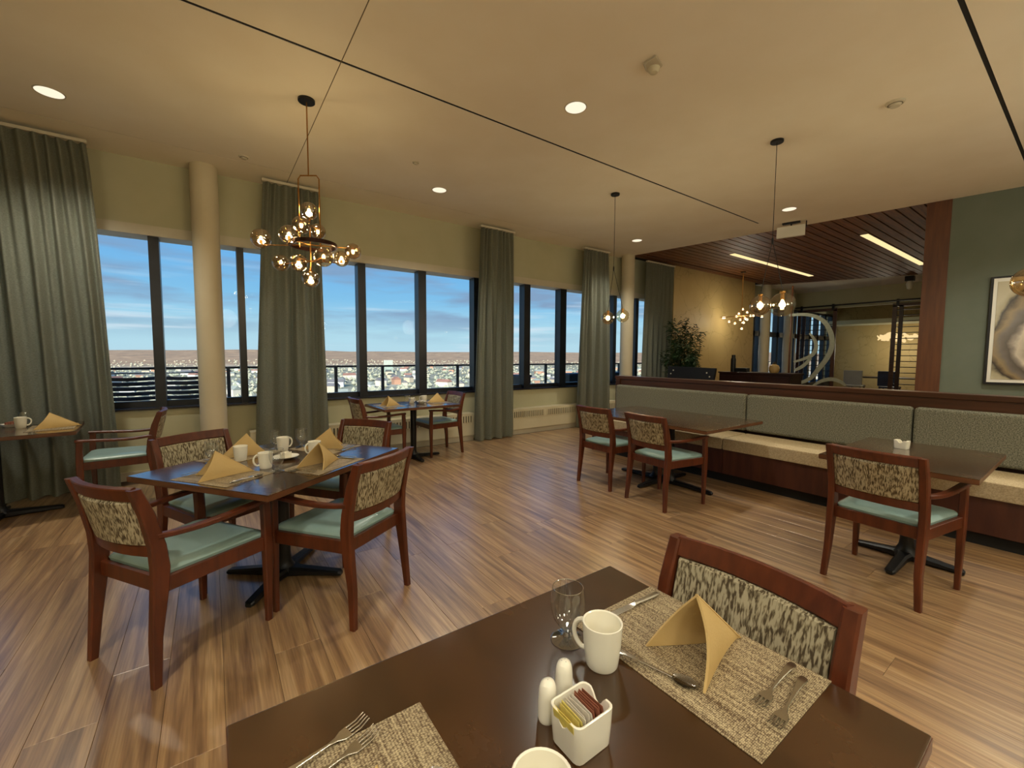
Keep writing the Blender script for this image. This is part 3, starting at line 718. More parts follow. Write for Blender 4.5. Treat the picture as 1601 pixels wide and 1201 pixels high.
def shaker(loc, label, dots):
    t = thing('shaker', label, 'shaker', (*loc, Z), R(30))
    bm = bmesh.new(); lathe(bm, [(.0001, 0), (.018, 0), (.0198, .006), (.0195, .03), (.0178, .055), (.0165, .062), (.0135, .069), (.007, .073), (.0001, .074)], 24, sx=1.0, sy=.9); link('body', bm, M['china'], t)
    bm = bmesh.new()
    for k in range(dots):
        a = 2 * PI * k / dots; r = .005 if dots > 1 else 0
        g = bmesh.ops.create_icosphere(bm, subdivisions=1, radius=.0009)
        for v in g['verts']: v.co += Vector((r * math.cos(a), r * math.sin(a), .0735 - (.0004 if dots > 1 else 0)))
    link('hole', bm, M['black'], t)['kind'] = 'stuff'
    return t
def caddy_body(t, lx, ly, h, mat='china'):
    bm = bmesh.new()
    def rr(hx, hy, c, z, notch=0):
        out_ = []
        for (cx, cy, a0) in ((hx - c, hy - c, 0), (-hx + c, hy - c, 90), (-hx + c, -hy + c, 180), (hx - c, -hy + c, 270)):
            for q in range(4):
                a = R(a0 + q * 30); out_.append([cx + c * math.cos(a), cy + c * math.sin(a), z])
        # extra points along the sides so that the short sides can carry the thumb notch
        full = []
        for i in range(16):
            p, q = out_[i], out_[(i + 1) % 16]; full.append(p)
            if i % 4 == 3:
                for k in range(1, 8):
                    u = k / 8; z_ = z - (notch * max(0, math.cos((u - .5) * PI * 1.6)) if (i in (3, 11)) == False else 0)
                    full.append([p[0] + (q[0] - p[0]) * u, p[1] + (q[1] - p[1]) * u, z_])
        return [Vector(p) for p in full]
    hx, hy = lx / 2, ly / 2; nt_ = h * .30
    loft(bm, [rr(hx * .86, hy * .86, .010, 0), rr(hx * .92, hy * .92, .012, .003), rr(hx * .97, hy * .97, .012, h * .5, 0), rr(hx, hy, .012, h - .001, nt_), rr(hx - .0015, hy - .0015, .012, h, nt_), rr(hx - .004, hy - .004, .010, h - .001, nt_), rr(hx * .9 - .003, hy * .9 - .003, .009, .006)])
    return link('body', bm, M[mat], t)

# cutlery ----------------------------------------------------------
def cut_loft(rows):
    """rows: (x, y half width, z, thickness)"""
    bm = bmesh.new(); loft(bm, [rring((x, 0, z), (0, 1, 0), (0, 0, 1), w, th, .7) for x, w, z, th in rows]); return bm
def handle_rows(L_=.10, w=.0085):
    return [(0, .002, .010, .0008), (.003, w * .8, .010, .0012), (.012, w, .0105, .0014), (.03, w * .8, .012, .0014), (.06, w * .45, .009, .0014), (L_, .0028, .005, .0014)]
def fork_mesh():
    bm = cut_loft(handle_rows(.105, .0085) + [(.118, .005, .004, .0011), (.130, .0115, .003, .001), (.142, .0125, .0028, .001)])
    for k in range(4):
        y = -.0105 + k * .007
        loft(bm, [rring((.140, y, .0028), (0, 1, 0), (0, 0, 1), .0018, .001, .6), rring((.160, y, .003), (0, 1, 0), (0, 0, 1), .0014, .0009, .6), rring((.176, y * .96, .009), (0, 1, 0), (0, 0, 1), .0009, .0006, .6)])
    return finish(bm)
def spoon_mesh():
    bm = cut_loft(handle_rows(.115, .0075) + [(.128, .0035, .004, .001)])
    n, rows = 10, []
    for i in range(n + 1):
        u = i / n; x = .124 + u * .052; w = .0165 * math.sin(PI * min(1, (u * .93 + .07))) ** .6 if u < 1 else .001
        rows.append([Vector((x, w * (-1 + 2 * j / 8), .0065 - .006 * (1 - (-1 + 2 * j / 8) ** 2) * math.sin(PI * u) ** .5)) for j in range(9)])
    vr = [[bm.verts.new(p) for p in r] for r in rows]; fs = []
    for a, b in zip(vr, vr[1:]):
        for j in range(8): fs.append(bm.faces.new((a[j], a[j + 1], b[j + 1], b[j])))
    bmesh.ops.solidify(bm, geom=fs, thickness=-.001)
    return finish(bm, 60)
def knife_mesh():
    bm = cut_loft([(0, .003, .005, .002), (.004, .0075, .005, .0035), (.02, .0085, .005, .004), (.09, .006, .0045, .0035), (.10, .0065, .003, .0018), (.112, .0095, .0022, .0009), (.17, .0095, .0018, .0008), (.195, .005, .0016, .0006), (.203, .0012, .0016, .0005)])
    return finish(bm)
FORK, SPOON, KNIFE = fork_mesh(), spoon_mesh(), knife_mesh()
def cutlery(kind, a, b, label, z=Z + .003, group=None):
    me = dict(fork=FORK, spoon=SPOON, knife=KNIFE)[kind]
    a = Vector(a); b = Vector(b); d = b - a
    o = link(kind, me, M['steel'], None, (a.x, a.y, z), (0, 0, math.atan2(d.y, d.x)))
    return tag(o, label, kind, group)
def placemat(loc, rz, label, lx=.306, ly=.44, group=None):
    bm = bx(-lx / 2, -ly / 2, 0, lx / 2, ly / 2, .0022, bev=.0007)
    return tag(link('placemat', bm, M['placemat'], None, (*loc, Z + .0003), (0, 0, rz)), label, 'placemat', group)

# ---- foreground table
placemat((.868, .51), 0, 'woven tan placemat under the open folded napkin on the near table')
placemat((.153, .51), 0, 'woven tan placemat under two crossed forks at the camera edge of the near table')
napkin((.872, .488), R(-8), w=.145, h=.150, d=.22, label='beige folded napkin standing open on the near table placemat')
napkin((.135, .515), R(172), w=.145, h=.145, d=.22, label='beige folded napkin on the near table cut off by the lower picture edge')
goblet((.664, .701), 'clear stemmed water glass on the near table')
mug((.672, .60), R(112), 'white mug beside the water glass on the near table', r=.043, h=.097)
mug((.350, .415), R(-60), 'white mug on the near table cut off by the lower picture edge', r=.043, h=.097)
shaker((.486, .563), 'white shaker touching the caddy on the near table, the one nearer the camera', 1)
shaker((.545, .583), 'white shaker behind the near table caddy, the one nearer the mug', 3)
cad = thing('packet_caddy', 'square white china caddy full of sweetener packets on the near table', 'caddy', (.502, .492, Z), R(0))
caddy_body(cad, .088, .075, .070)
pk_cols = [('E3D06A', 'yellow'), ('E3D06A', 'yellow'), ('DCCB72', 'yellow'), ('D8C96E', 'yellow'), ('E3D06A', 'yellow'), ('E4DDCF', 'white'), ('E4DDCF', 'white'), ('DED6C8', 'white'), ('E4DDCF', 'white'), ('9A5F48', 'brown'), ('8F563F', 'brown'), ('9A5F48', 'brown'), ('A4644C', 'brown'), ('8F563F', 'brown')]
pmats = {}
for i, (c, nm) in enumerate(pk_cols):
    if c not in pmats: pmats[c] = noisy('packet_' + c, rgb(c), tuple(v * .82 for v in rgb(c)[:3]) + (1,), .6, ns=60, lo=.45, hi=.6)
    x = .502 - .032 + i * .0050
    bm = bmesh.new()
    loft(bm, [rring((0, 0, .0005), (0, 1, 0), (1, 0, 0), .024, .0003, .3), rring((0, 0, .005), (0, 1, 0), (1, 0, 0), .0245, .0012, .3), rring((0, 0, .03), (0, 1, 0), (1, 0, 0), .0245, .0018, .3), rring((0, 0, .057), (0, 1, 0), (1, 0, 0), .0245, .0012, .3), rring((0, 0, .063), (0, 1, 0), (1, 0, 0), .024, .0003, .3)])
    o = link('sweetener_packet', bm, pmats[c], None, (x, .492 + random.uniform(-.003, .003), Z + .008 + random.uniform(0, .004)), (random.uniform(-.05, .05), random.uniform(-.22, -.12), random.uniform(-.06, .06)))
    tag(o, '%s paper sweetener packet standing in the near white caddy' % nm, 'packet', nm + ' packets in the near caddy')
cutlery('knife', (.998, .690), (.80, .702), 'knife at the far edge of the large near placemat')
cutlery('spoon', (.715, .600), (.777, .430), 'spoon on the large near placemat edge with a bright highlight')
cutlery('fork', (.998, .352), (.826, .348), 'fork on the large near placemat, the one closer to the napkin')
cutlery('fork', (.972, .322), (.805, .308), 'fork on the large near placemat, the one closer to its corner')
cutlery('fork', (.04, .700), (.222, .752), 'silver fork lying furthest across the camera-side placemat edge')
cutlery('fork', (.05, .660), (.226, .716), 'silver fork lying beside the napkin on the camera-side placemat')
cutlery('spoon', (.30, .42), (.262, .600), 'spoon with shining bowl at the edge of the camera-side placemat')

# ---- square table set for four
th = R(36.5); U = Vector((math.cos(th), math.sin(th))); V_ = Vector((-U.y, U.x)); TC = Vector((.345, 3.0))
def sq(a, b): p = TC + U * a + V_ * b; return (p.x, p.y)
sides = [((-.385, 0), 36.5, 'nearest the camera'), ((0, -.335), 126.5, 'on the open-floor side'), ((.385, 0), 216.5, 'on the window-table side'), ((0, .335), -53.5, 'on the column side')]
for ((a, b), rz, nm), nrz in zip(sides, (4, 40, 170, 205)):
    d = Vector((a, b)).normalized(); q = Vector((-d.y, d.x))
    placemat(sq(a, b), R(rz), 'tan placemat on the square table %s' % nm, .28, .40, 'placemats on the square table')
    napkin(sq(*(Vector((a, b)) + q * -.02 + d * -.0)), R(nrz), w=.17, h=.145, d=.26, label='gold-beige folded napkin on the square table %s' % nm, group='napkins on the square table')
    for kk, off in (('fork', -.192), ('fork', -.158), ('knife', .16), ('spoon', .185)):
        s0 = Vector((a, b)) + d * .09 + q * off; s1 = s0 - d * .18
        lab = {('fork', -.192): 'outer fork', ('fork', -.158): 'inner fork', ('knife', .16): 'knife', ('spoon', .185): 'spoon'}[(kk, off)]
        cutlery(kk, sq(*s0), sq(*s1), '%s beside the napkin on the square table %s' % (lab, nm), group='cutlery on the square table')
for p, rz, nm in (((.393, 3.30), 20, 'furthest from the camera'), ((.545, 3.03), 200, 'behind the open-floor napkin'), ((.245, 2.84), 190, 'beside the plate and glass near the middle'), ((.135, 3.13), 60, 'behind the camera-side napkin')):
    mug(p, R(rz), 'cream mug on the square table %s' % nm, 'mugs on the square table', h=.094, r=.040)
for p, nm in (((.36, 3.38), 'furthest from the camera'), ((.52, 3.36), 'next to the window-table-side napkin'), ((.29, 2.72), 'nearest the camera'), ((-.01, 3.17), 'next to the column-side mug')):
    goblet(p, 'clear stemmed glass on the square table %s' % nm, 'glasses on the square table')
bm = bmesh.new(); lathe(bm, [(.0001, .002), (.035, 0), (.045, .004), (.075, .016), (.077, .018), (.073, .018), (.045, .007), (.0001, .006)], 32)
tag(link('plate', bm, M['china'], None, (.375, 3.03, Z)), 'white side plate in the middle of the square table', 'plate')
tc_ = thing('packet_caddy', 'small white caddy on the plate in the middle of the square table', 'caddy', (.375, 3.03, Z + .0065), R(30)); caddy_body(tc_, .06, .05, .035)

# ---- window table
for (x, y), rz, nm in (((1.90, 5.45), 0, 'chandelier side'), ((2.60, 5.52), 180, 'curtain side')):
    placemat((x, y), R(rz + 2), 'tan placemat on the window table, %s' % nm, .29, .42)
    napkin((x, y - .02), R(rz + 10), w=.16, h=.135, d=.24, label='gold-beige folded napkin on the window table, %s' % nm)
goblet((2.12, 5.36), 'clear stemmed glass on the window table beside the napkin')
mug((2.45, 5.58), R(150), 'cream mug behind the bowl on the window table')
mug((2.28, 5.62), R(20), 'cream mug next to the window sill side of the window table bowl', h=.07)
wt = thing('bowl', 'white shallow bowl in the middle of the window table', 'bowl', (2.36, 5.47, Z))
bm = bmesh.new(); lathe(bm, [(.0001, .003), (.03, 0), (.04, .003), (.062, .03), (.064, .031), (.06, .03), (.036, .008), (.0001, .006)], 28); link('body', bm, M['china'], wt)
bm = bmesh.new()
for k in range(5): box(bm, -.03 + k * .012, -.03, .012 + .004 * k, -.022 + k * .012, .03, .04 + .002 * k)
link('packets', finish(bm, 0), pmats['E4DDCF'], wt)['kind'] = 'stuff'
# ---- corner table
placemat((-1.18, 5.49), R(6), 'tan placemat on the corner table', .30, .42)
napkin((-1.17, 5.47), R(8), w=.18, h=.14, d=.29, label='gold-beige folded napkin on the corner table')
mug((-1.40, 5.60), R(10), 'cream mug beside the napkin on the corner table')
mug((-1.58, 5.62), R(120), 'cream mug at the picture edge on the corner table', h=.085)
goblet((-1.40, 5.71), 'clear stemmed glass behind the mug on the corner table')
wt = thing('bowl', 'shallow bowl of packets between the mugs on the corner table', 'bowl', (-1.49, 5.72, Z))
bm = bmesh.new(); lathe(bm, [(.0001, .003), (.03, 0), (.04, .003), (.062, .03), (.064, .031), (.06, .03), (.036, .008), (.0001, .006)], 28); link('body', bm, M['china'], wt)
bm = bmesh.new()
for k in range(5): box(bm, -.03 + k * .012, -.03, .012 + .004 * k, -.022 + k * .012, .03, .045 + .002 * k)
link('packets', finish(bm, 0), pmats['9A5F48'], wt)['kind'] = 'stuff'
# ---- booth table caddy
bc = thing('packet_caddy', 'small white caddy alone on the small booth table', 'caddy', (4.12, .835, Z), R(-10)); caddy_body(bc, .055, .085, .062)

# ------------------------------------------------------------------ chandeliers and pendants
globes = [(.729, 4.009, 2.637), (.651, 3.917, 2.484), (.559, 3.921, 2.392), (.817, 4.118, 2.507), (.392, 4.274, 2.411), (.54, 4.292, 2.228), (.625, 3.924, 2.176), (.787, 3.771, 2.217), (.96, 3.906, 2.249), (1.062, 3.919, 2.331), (.729, 4.009, 2.069)]
GR = [.071, .071, .076, .066, .082, .071, .071, .078, .066, .068, .071]
def chandelier(loc, label, scale=1.0, light=True, detail=True):
    t = thing('bubble_chandelier', label, 'chandelier', loc)
    c = Vector((.732, 4.007, H))
    def Lp(p): return (Vector(p) - c) * scale
    bm = bmesh.new(); lathe(bm, [(.0001, -.022), (.062, -.022), (.066, -.018), (.066, 0), (.0001, 0)], 28); link('canopy', bm, M['black_metal'], t)
    bm = bmesh.new(); tube(bm, [(0, 0, -.02), (0, 0, -.61)], .0055, 10); link('rod', bm, M['brass'], t)
    br = Vector((.817, -.58, 0)).normalized()     # the frame's broad direction
    zy = -.615
    bm = bmesh.new(); w = .088
    pts = [br * -w + Vector((0, 0, -1.21)), br * -w + Vector((0, 0, zy - .03)), br * (-w + .02) + Vector((0, 0, zy)), br * (w - .02) + Vector((0, 0, zy)), br * w + Vector((0, 0, zy - .03)), br * w + Vector((0, 0, -1.21))]
    tube(bm, pts, .0058, 8); link('yoke', bm, M['brass'], t)
    # dark ring
    bm = bmesh.new(); n = 40
    rc = Vector((.02, -.01, -1.19)); rings = []
    for i in range(n):
        a = 2 * PI * i / n; d = Vector((math.cos(a), math.sin(a), 0)); rings.append(rring(rc + d * .185, d, (0, 0, 1), .008, .017, .3))
    vr = [[bm.verts.new(p) for p in r] for r in rings]
    for i in range(n):
        a, b = vr[i], vr[(i + 1) % n]
        for j in range(8): bm.faces.new((a[j], a[(j + 1) % 8], b[(j + 1) % 8], b[j]))
    link('ring', bm, M['chrome_ring'], t)
    bm = bmesh.new(); tube(bm, [(0, 0, -1.0), (0, 0, -1.40)], .006, 8); link('stem', bm, M['brass'], t)
    hub = Vector((0, 0, -1.19)); low = Vector((0, 0, -1.33)); upn = Vector((0, 0, -1.02))
    for k, (g, r) in enumerate(zip(globes, GR)):
        p = Lp(g); gl = link('glass_globe', (lambda b: (sphere(b, (0, 0, 0), r), b)[1])(bmesh.new()), M['amber_glass'], t, p)
        bm = bmesh.new(); lathe(bm, [(.0001, -.026), (.010, -.02), (.0145, -.004), (.012, .012), (.006, .022), (.0001, .024)], 12); link('bulb', bm, M['bulb_small'], gl)
        src = upn if p.z > -1.1 else (low if p.z < -1.28 else hub)
        flat = Vector((p.x, p.y, 0)); 
        if flat.length < .05:
            pts = [Vector((0, 0, src.z)), p + Vector((0, 0, r if p.z < -1.3 else -r))]
        else:
            d = flat.normalized(); bend = flat - d * min(.03, flat.length * .4)
            dz = .05 if p.z < src.z else -.05
            pts = [Vector((0, 0, src.z)), Vector((bend.x, bend.y, src.z)), Vector((flat.x, flat.y, src.z + (p.z - src.z) * .25)), p - Vector((0, 0, (r * .35) * (1 if p.z > src.z else -1)))]
        bm = bmesh.new(); tube(bm, pts, .0045, 8); link('arm', bm, M['brass'], t)
        bm = bmesh.new(); e_ = Vector(pts[-1]); lathe(bm, [(.0001, -.014), (.012, -.014), (.012, .014), (.0001, .014)], 12, e_); link('socket', bm, M['brass'], t)
        if light and k % 2 == 0: lamp_pt('globe_light', p + Vector((0, 0, .03)), K_GLOBE, parent=t, r=.03)
    return t
chandelier((.732, 4.007, H), 'brass bubble chandelier with eleven smoked glass globes above the square table')
far = None
# the far chandelier: cluster of small shaded lights over the hall
t = thing('cluster_chandelier', 'far brass cluster chandelier with many small glowing lights over the hall counter', 'chandelier', (11.0, 5.42, H))
bm = bmesh.new(); lathe(bm, [(.0001, -.02), (.06, -.02), (.06, 0), (.0001, 0)], 20); link('canopy', bm, M['black_metal'], t)
bm = bmesh.new(); tube(bm, [(0, 0, -.02), (0, 0, -1.35)], .008, 8); link('rod', bm, M['brass'], t)
rr_ = random.Random(5)
spots = [(-.0, -.92), (.08, -1.0), (-.12, -1.02), (-.2, -1.08), (.16, -1.09), (-.48, -1.10), (-.34, -1.13), (.27, -1.10), (.38, -1.12), (.06, -1.15), (-.1, -1.17), (.2, -1.2), (-.28, -1.22), (.1, -1.27), (-.16, -1.27), (0, -1.41)]
br = Vector((.22, -.97, 0)).normalized()
for a, z in spots:
    off = rr_.uniform(-.2, .2); p = br * a + Vector((off, 0, z))
    bm = bmesh.new(); lathe(bm, [(.0001, .035), (.012, .033), (.016, .012), (.048, -.012), (.05, -.016), (.0001, -.012)], 14); s_ = link('lamp_shade', bm, M['brass'], t, p)
    bm = bmesh.new(); sphere(bm, (0, 0, -.006), .026, 12, 8); link('bulb', bm, M['bulb'], s_)
    bm = bmesh.new(); tube(bm, [(0, 0, -1.1), (p.x * .5, p.y * .5, -1.1), p], .005, 6); link('arm', bm, M['brass'], t)
lamp_pt('hall_light', (0, 0, -1.2), 26, parent=t, r=.15)

def pendant(loc, label, lobes, split=-.97, light=True):
    t = thing('pendant_lamp', label, 'pendant lamp', loc)
    bm = bmesh.new(); lathe(bm, [(.0001, -.022), (.055, -.022), (.058, -.018), (.058, 0), (.0001, 0)], 28); link('canopy', bm, M['black_metal'], t)
    bm = bmesh.new(); tube(bm, [(0, 0, -.02), (0, 0, split)], .0032, 6); link('cord', bm, M['black_metal'], t)
    bm = bmesh.new(); lathe(bm, [(.0001, split - .03), (.008, split - .03), (.010, split), (.008, split + .03), (.0001, split + .03)], 12); link('cord_joint', bm, M['black_metal'], t)
    for (x, y, z, r, mt) in lobes:
        g = link('glass_globe', (lambda b: (sphere(b, (0, 0, 0), r, 28, 16), b)[1])(bmesh.new()), M[mt], t, (x, y, z))
        bm = bmesh.new(); lathe(bm, [(.0001, -r * .42), (r * .13, -r * .4), (r * .17, -r * .1), (r * .16, r * .25), (r * .08, r * .42), (.0001, r * .45)], 14); link('bulb', bm, M['bulb'], g)
        bm = bmesh.new(); lathe(bm, [(.0001, r * .45), (r * .16, r * .46), (r * .16, r * .98), (r * .24, r * 1.0), (r * .24, r * 1.14), (.0001, r * 1.16)], 14); link('socket', bm, M['brass'], g)
        bm = bmesh.new(); tube(bm, [(0, 0, split), (x, y, z + r * 1.15)], .0032, 6); link('cord', bm, M['black_metal'], t)
        if light: lamp_pt('pendant_light', (x, y, z), K_PEND, parent=t, r=.03)
    return t
pendant((4.409, 3.866, H), 'twin-globe pendant lamp hanging in front of the far curtain', [(-.055, .035, -1.62, .085, 'amber_glass'), (.11, -.075, -1.59, .085, 'clear_glass')])
pendant((4.627, 2.006, H), 'twin-globe pendant lamp hanging over the long booth table, larger in view', [(-.08, .055, -1.61, .098, 'amber_glass'), (.10, -.075, -1.60, .118, 'clear_glass')])
pendant((4.52, .27, H), 'twin-globe pendant lamp cut off at the picture edge by the framed print', [(-.065, .045, -1.62, .098, 'amber_glass'), (.12, -.10, -1.60, .118, 'clear_glass')])
# fill lights added behind the camera to brighten the room, no fittings built
for p in ((-2.2, -1.2), (.4, -1.3), (2.9, -2.2), (5.8, -1.6)):
    lamp_pt('fill_light', (*p, 2.4), K_FILL, r=.25)

# ------------------------------------------------------------------ recessed downlights and ceiling fittings
dls = [(-.992, 5.13, 'by the wide curtain, above the corner table'), (2.629, 2.765, 'over the open floor in the centre of the ceiling'), (2.484, 5.116, 'between the chandelier and the window curtains'), (6.877, 2.776, 'just before the wood ceiling, above the white hanging box'), (6.482, 5.142, 'in the far corner before the wood ceiling')]
def downlight(x, y, nm, seen=True, power=K_DOWN):
    t = thing('recessed_downlight', 'round recessed downlight ' + nm, 'ceiling light', (x, y, H))
    bm = bmesh.new(); lathe(bm, [(.088, -.004), (.096, -.005), (.098, 0), (.088, 0)], 32); link('trim_ring', bm, M['trim_white'], t)
    bm = bmesh.new(); lathe(bm, [(.0001, -.003), (.088, -.003)], 32); link('diffuser', bm, M['down'], t)
    d = bpy.data.lights.new('downlight', 'SPOT'); d.energy = power; d.color = (1, .95, .80); d.spot_size = R(125); d.spot_blend = .8; d.shadow_soft_size = .08
    o = bpy.data.objects.new('downlight', d); COL.objects.link(o); o.parent = t; o.location = (0, 0, -.02)
    return t
for x, y, nm in dls: downlight(x, y, nm)
for x, y in ((-1.0, .8), (-1.0, -1.8), (2.6, -.9), (6.9, .3), (6.2, -1.8)):  # unseen spots added outside the view as fill, no fittings built
    d = bpy.data.lights.new('fill_spot', 'SPOT'); d.energy = K_DOWN; d.color = (1, .95, .80); d.spot_size = R(125); d.spot_blend = .8; d.shadow_soft_size = .08
    o = bpy.data.objects.new('fill_spot', d); COL.objects.link(o); o.location = (x, y, H - .03)
# linear lights in the wood ceiling
for (x0, y0, x1, y1, nm) in ((8.881, 4.643, 12.927, 4.594, 'over the hall counter'), (9.311, 2.586, 13.346, 2.532, 'beside the wood-clad post')):
    t = thing('linear_ceiling_light', 'long narrow glowing light strip in the wood ceiling ' + nm, 'ceiling light', ((x0 + x1) / 2, (y0 + y1) / 2, H))
    hw = (x1 - x0) / 2
    link('housing', finish(bx(-hw - .01, -.065, -.004, hw + .01, .065, .05), 0), M['black_metal'], t)
    link('diffuser', finish(bx(-hw, -.055, -.012, hw, .055, -.0045), 0), M['strip'], t)
    d = bpy.data.lights.new('strip_light', 'AREA'); d.shape = 'RECTANGLE'; d.size = 2 * hw; d.size_y = .1; d.energy = K_STRIP; d.color = (1, .78, .42)
    o = bpy.data.objects.new('strip_light', d); COL.objects.link(o); o.parent = t; o.location = (0, 0, -.03)
# smoke detectors
for x, y, s, nm in ((4.736, 1.145, 1.2, 'on the plain ceiling near the dark shadow gap'), (1.929, 4.558, .7, 'between the chandelier and the small downlight'), (.372, 5.525, .9, 'beside the thin ceiling joint above the round column')):
    t = thing('smoke_detector', 'small white round ceiling detector ' + nm, 'detector', (x, y, H))
    bm = bmesh.new(); lathe(bm, [(.0001, -.03 * s), (.028 * s, -.03 * s), (.034 * s, -.018 * s), (.05 * s, -.012 * s), (.055 * s, -.003), (.055 * s, 0), (.0001, 0)], 24); link('body', bm, M['trim_white'], t)
    bm = bmesh.new(); lathe(bm, [(.036 * s, -.0165 * s), (.037 * s, -.0175 * s), (.042 * s, -.0155 * s), (.041 * s, -.0145 * s)], 24); link('vent_ring', bm, M['heater_dark'], t)
# angular white occupancy sensor
t = thing('ceiling_sensor', 'angular white ceiling sensor with a grey round lens in the foreground ceiling', 'sensor', (2.701, 2.043, H), R(20))
bm = bmesh.new(); prism(bm, [(-.09, -.05), (.05, -.06), (.09, 0), (.05, .06), (-.05, .055)], -.012, 0); bmesh.ops.bevel(bm, geom=bm.edges[:], offset=.004, segments=2, affect='EDGES'); link('base', bm, M['trim_white'], t)
bm = bmesh.new(); lathe(bm, [(.0001, -.05), (.028, -.045), (.04, -.028), (.044, -.012), (.0001, -.012)], 20, (.035, 0, 0)); link('lens', bm, M['heater'], t)
bm = bmesh.new(); tube(bm, [(-.085, -.04, -.014), (-.06, .04, -.022), (.01, .05, -.02)], .005, 6); link('edge_rib', bm, M['trim_white'], t)
# hanging box by the bulkhead
t = thing('hanging_sign', 'blank white box sign hanging from the ceiling edge on a dark bracket', 'sign', (7.58, 3.02, H), ang + PI / 2 + R(6))
link('canopy', finish(bx(-.04, -.12, -.02, .04, .12, 0), 0), M['black_metal'], t)
link('box_body', bx(-.02, -.19, -.235, .02, .19, -.06, bev=.004), M['sign_white'], t).rotation_euler = (0, R(8), 0)
bm = bmesh.new(); tube(bm, [(0, .0, -.015), (0, 0, -.06)], .01, 8); box(bm, -.022, -.205, -.10, .022, -.193, -.01); link('bracket', bm, M['black_metal'], t)
# emergency lamp in the far hall
t = thing('emergency_lamp', 'small black emergency spotlight on the ceiling beside the wood-clad post', 'lamp', (15.0, 3.10, H))
link('housing', bx(-.08, -.09, -.13, .08, .09, 0, bev=.01), M['black_metal'], t)
bm = bmesh.new(); lathe(bm, [(.0001, -.36), (.05, -.33), (.075, -.2), (.05, -.13), (.0001, -.13)], 14); link('lamp_head', bm, M['sign_white'], t)

# ------------------------------------------------------------------ framed print on the teal wall
pr_ = thing('framed_print', 'large framed abstract agate print with white mat on the teal wall', 'picture', (BR.x, BR.y, 0), ang)
link('frame', finish((lambda b: (box(b, .40, -.045, 1.08, 1.75, -.002, 2.455), b)[1])(bmesh.new()), 0), M['black_metal'], pr_)
link('mat_board', finish(bx(.425, -.05, 1.105, 1.725, -.044, 2.43), 0), M['sign_white'], pr_)
p_ = link('artwork', finish(bx(.0, -.003, -.62, 1.23, .003, .62), 0), M['painting'], pr_, (.46, -.053, 1.767))

# ------------------------------------------------------------------ behind the booth: plant, monitor, counter, vase
pt = thing('potted_plant', 'tall leafy green potted plant in the corner behind the banquette', 'plant', (8.33, 5.28, 0))
bm = bmesh.new(); lathe(bm, [(.0001, 0), (.17, 0), (.21, .38), (.215, .4), (.19, .4), (.185, .34), (.0001, .34)], 28); link('pot', bm, M['black_metal'], pt)
rp = random.Random(11); tips = []
bm = bmesh.new()
for k in range(26):
    a = rp.uniform(0, 2 * PI); sp = rp.uniform(.08, .56); h = rp.uniform(1.25, 2.35) - sp * .45
    p0 = Vector((.06 * math.cos(a), .06 * math.sin(a), .36)); p3 = Vector((sp * math.cos(a), sp * math.sin(a), h))
    pts = [p0, p0.lerp(p3, .35) + Vector((-.1 * math.cos(a) * sp, -.1 * math.sin(a) * sp, .15)), p0.lerp(p3, .7) + Vector((0, 0, .12)), p3]
    tube(bm, pts, [.011, .008, .005, .002], 5)
    p3.y = min(p3.y, .15); pts[-1] = p3
    for q in range(11):
        u = .38 + .62 * q / 10; seg = u * 3; i = min(2, int(seg)); tips.append((pts[i].lerp(pts[i + 1], seg - i), a))
link('stem', bm, M['stem'], pt)
bm = bmesh.new()
for p, a in tips:
    for q in range(15):
        b = a + rp.uniform(-1.6, 1.6); el = rp.uniform(-.5, .7); ln = rp.uniform(.07, .15); w = ln * .12
        d = Vector((math.cos(b) * math.cos(el), math.sin(b) * math.cos(el), math.sin(el))); s_ = d.cross(Vector((rp.uniform(-.4, .4), rp.uniform(-.4, .4), 1))).normalized()
        o_ = p + Vector((rp.uniform(-.09, .09), rp.uniform(-.09, .09), rp.uniform(-.09, .09)))
        v = [bm.verts.new(o_), bm.verts.new(o_ + d * ln * .45 + s_ * w), bm.verts.new(o_ + d * ln - Vector((0, 0, .02))), bm.verts.new(o_ + d * ln * .45 - s_ * w)]
        bm.faces.new(v)
link('foliage', finish(bm, 0), M['leaf'], pt)['kind'] = 'stuff'
# computer screen seen from behind, on its desk
t = thing('host_desk', 'dark wood host desk mostly hidden behind the banquette', 'desk', (7.62, 4.68, 0))
link('desktop', bx(-.28, -.62, .74, .28, .62, .78, bev=.004), M['dark_counter'], t)
for sx_, sy_ in ((-.25, -.6), (-.25, .56), (.21, -.6), (.21, .56)): link('leg', finish(bx(sx_, sy_, 0, sx_ + .04, sy_ + .04, .74), 0), M['dark_counter'], t)
t = thing('monitor', 'black flat screen seen from behind above the banquette rail', 'monitor', (7.6, 4.69, .78), R(2))
t.scale = (.93, .93, 1.0)
bm = bmesh.new(); prism(bm, [(-.51, .13), (.51, .09), (.56, .42), (-.49, .44)], -.03, .03)
for v in bm.verts: v.co = Vector((v.co.z, -v.co.x * -1, v.co.y))
bmesh.ops.bevel(bm, geom=bm.edges[:], offset=.006, segments=2, affect='EDGES')
for v in bm.verts: v.co.y = -v.co.y
link('screen_shell', bm, M['monitor'], t)
link('stand', bx(-.04, -.06, 0, .02, .06, .2, bev=.005), M['monitor'], t)
link('stand_foot', bx(-.12, -.15, 0, .12, .15, .012, bev=.004), M['monitor'], t)
for yy, zz in ((-.38, .33), (.36, .36), (-.44, .26), (.42, .29)):
    bm = bmesh.new(); lathe(bm, [(.0001, 0), (.014, 0), (.014, .006), (.0001, .006)], 12); o = link('mount_screw', bm, M['trim_white'], t, (-.031, yy, zz)); o.rotation_euler = (0, -PI / 2, 0)
t = thing('hall_counter', 'dark wood service counter in the hall behind the banquette', 'counter', (9.8, 4.4, 0))
link('cabinet', finish(bx(-.28, -.72, 0, .28, .74, 1.045), 0), M['dark_counter'], t)
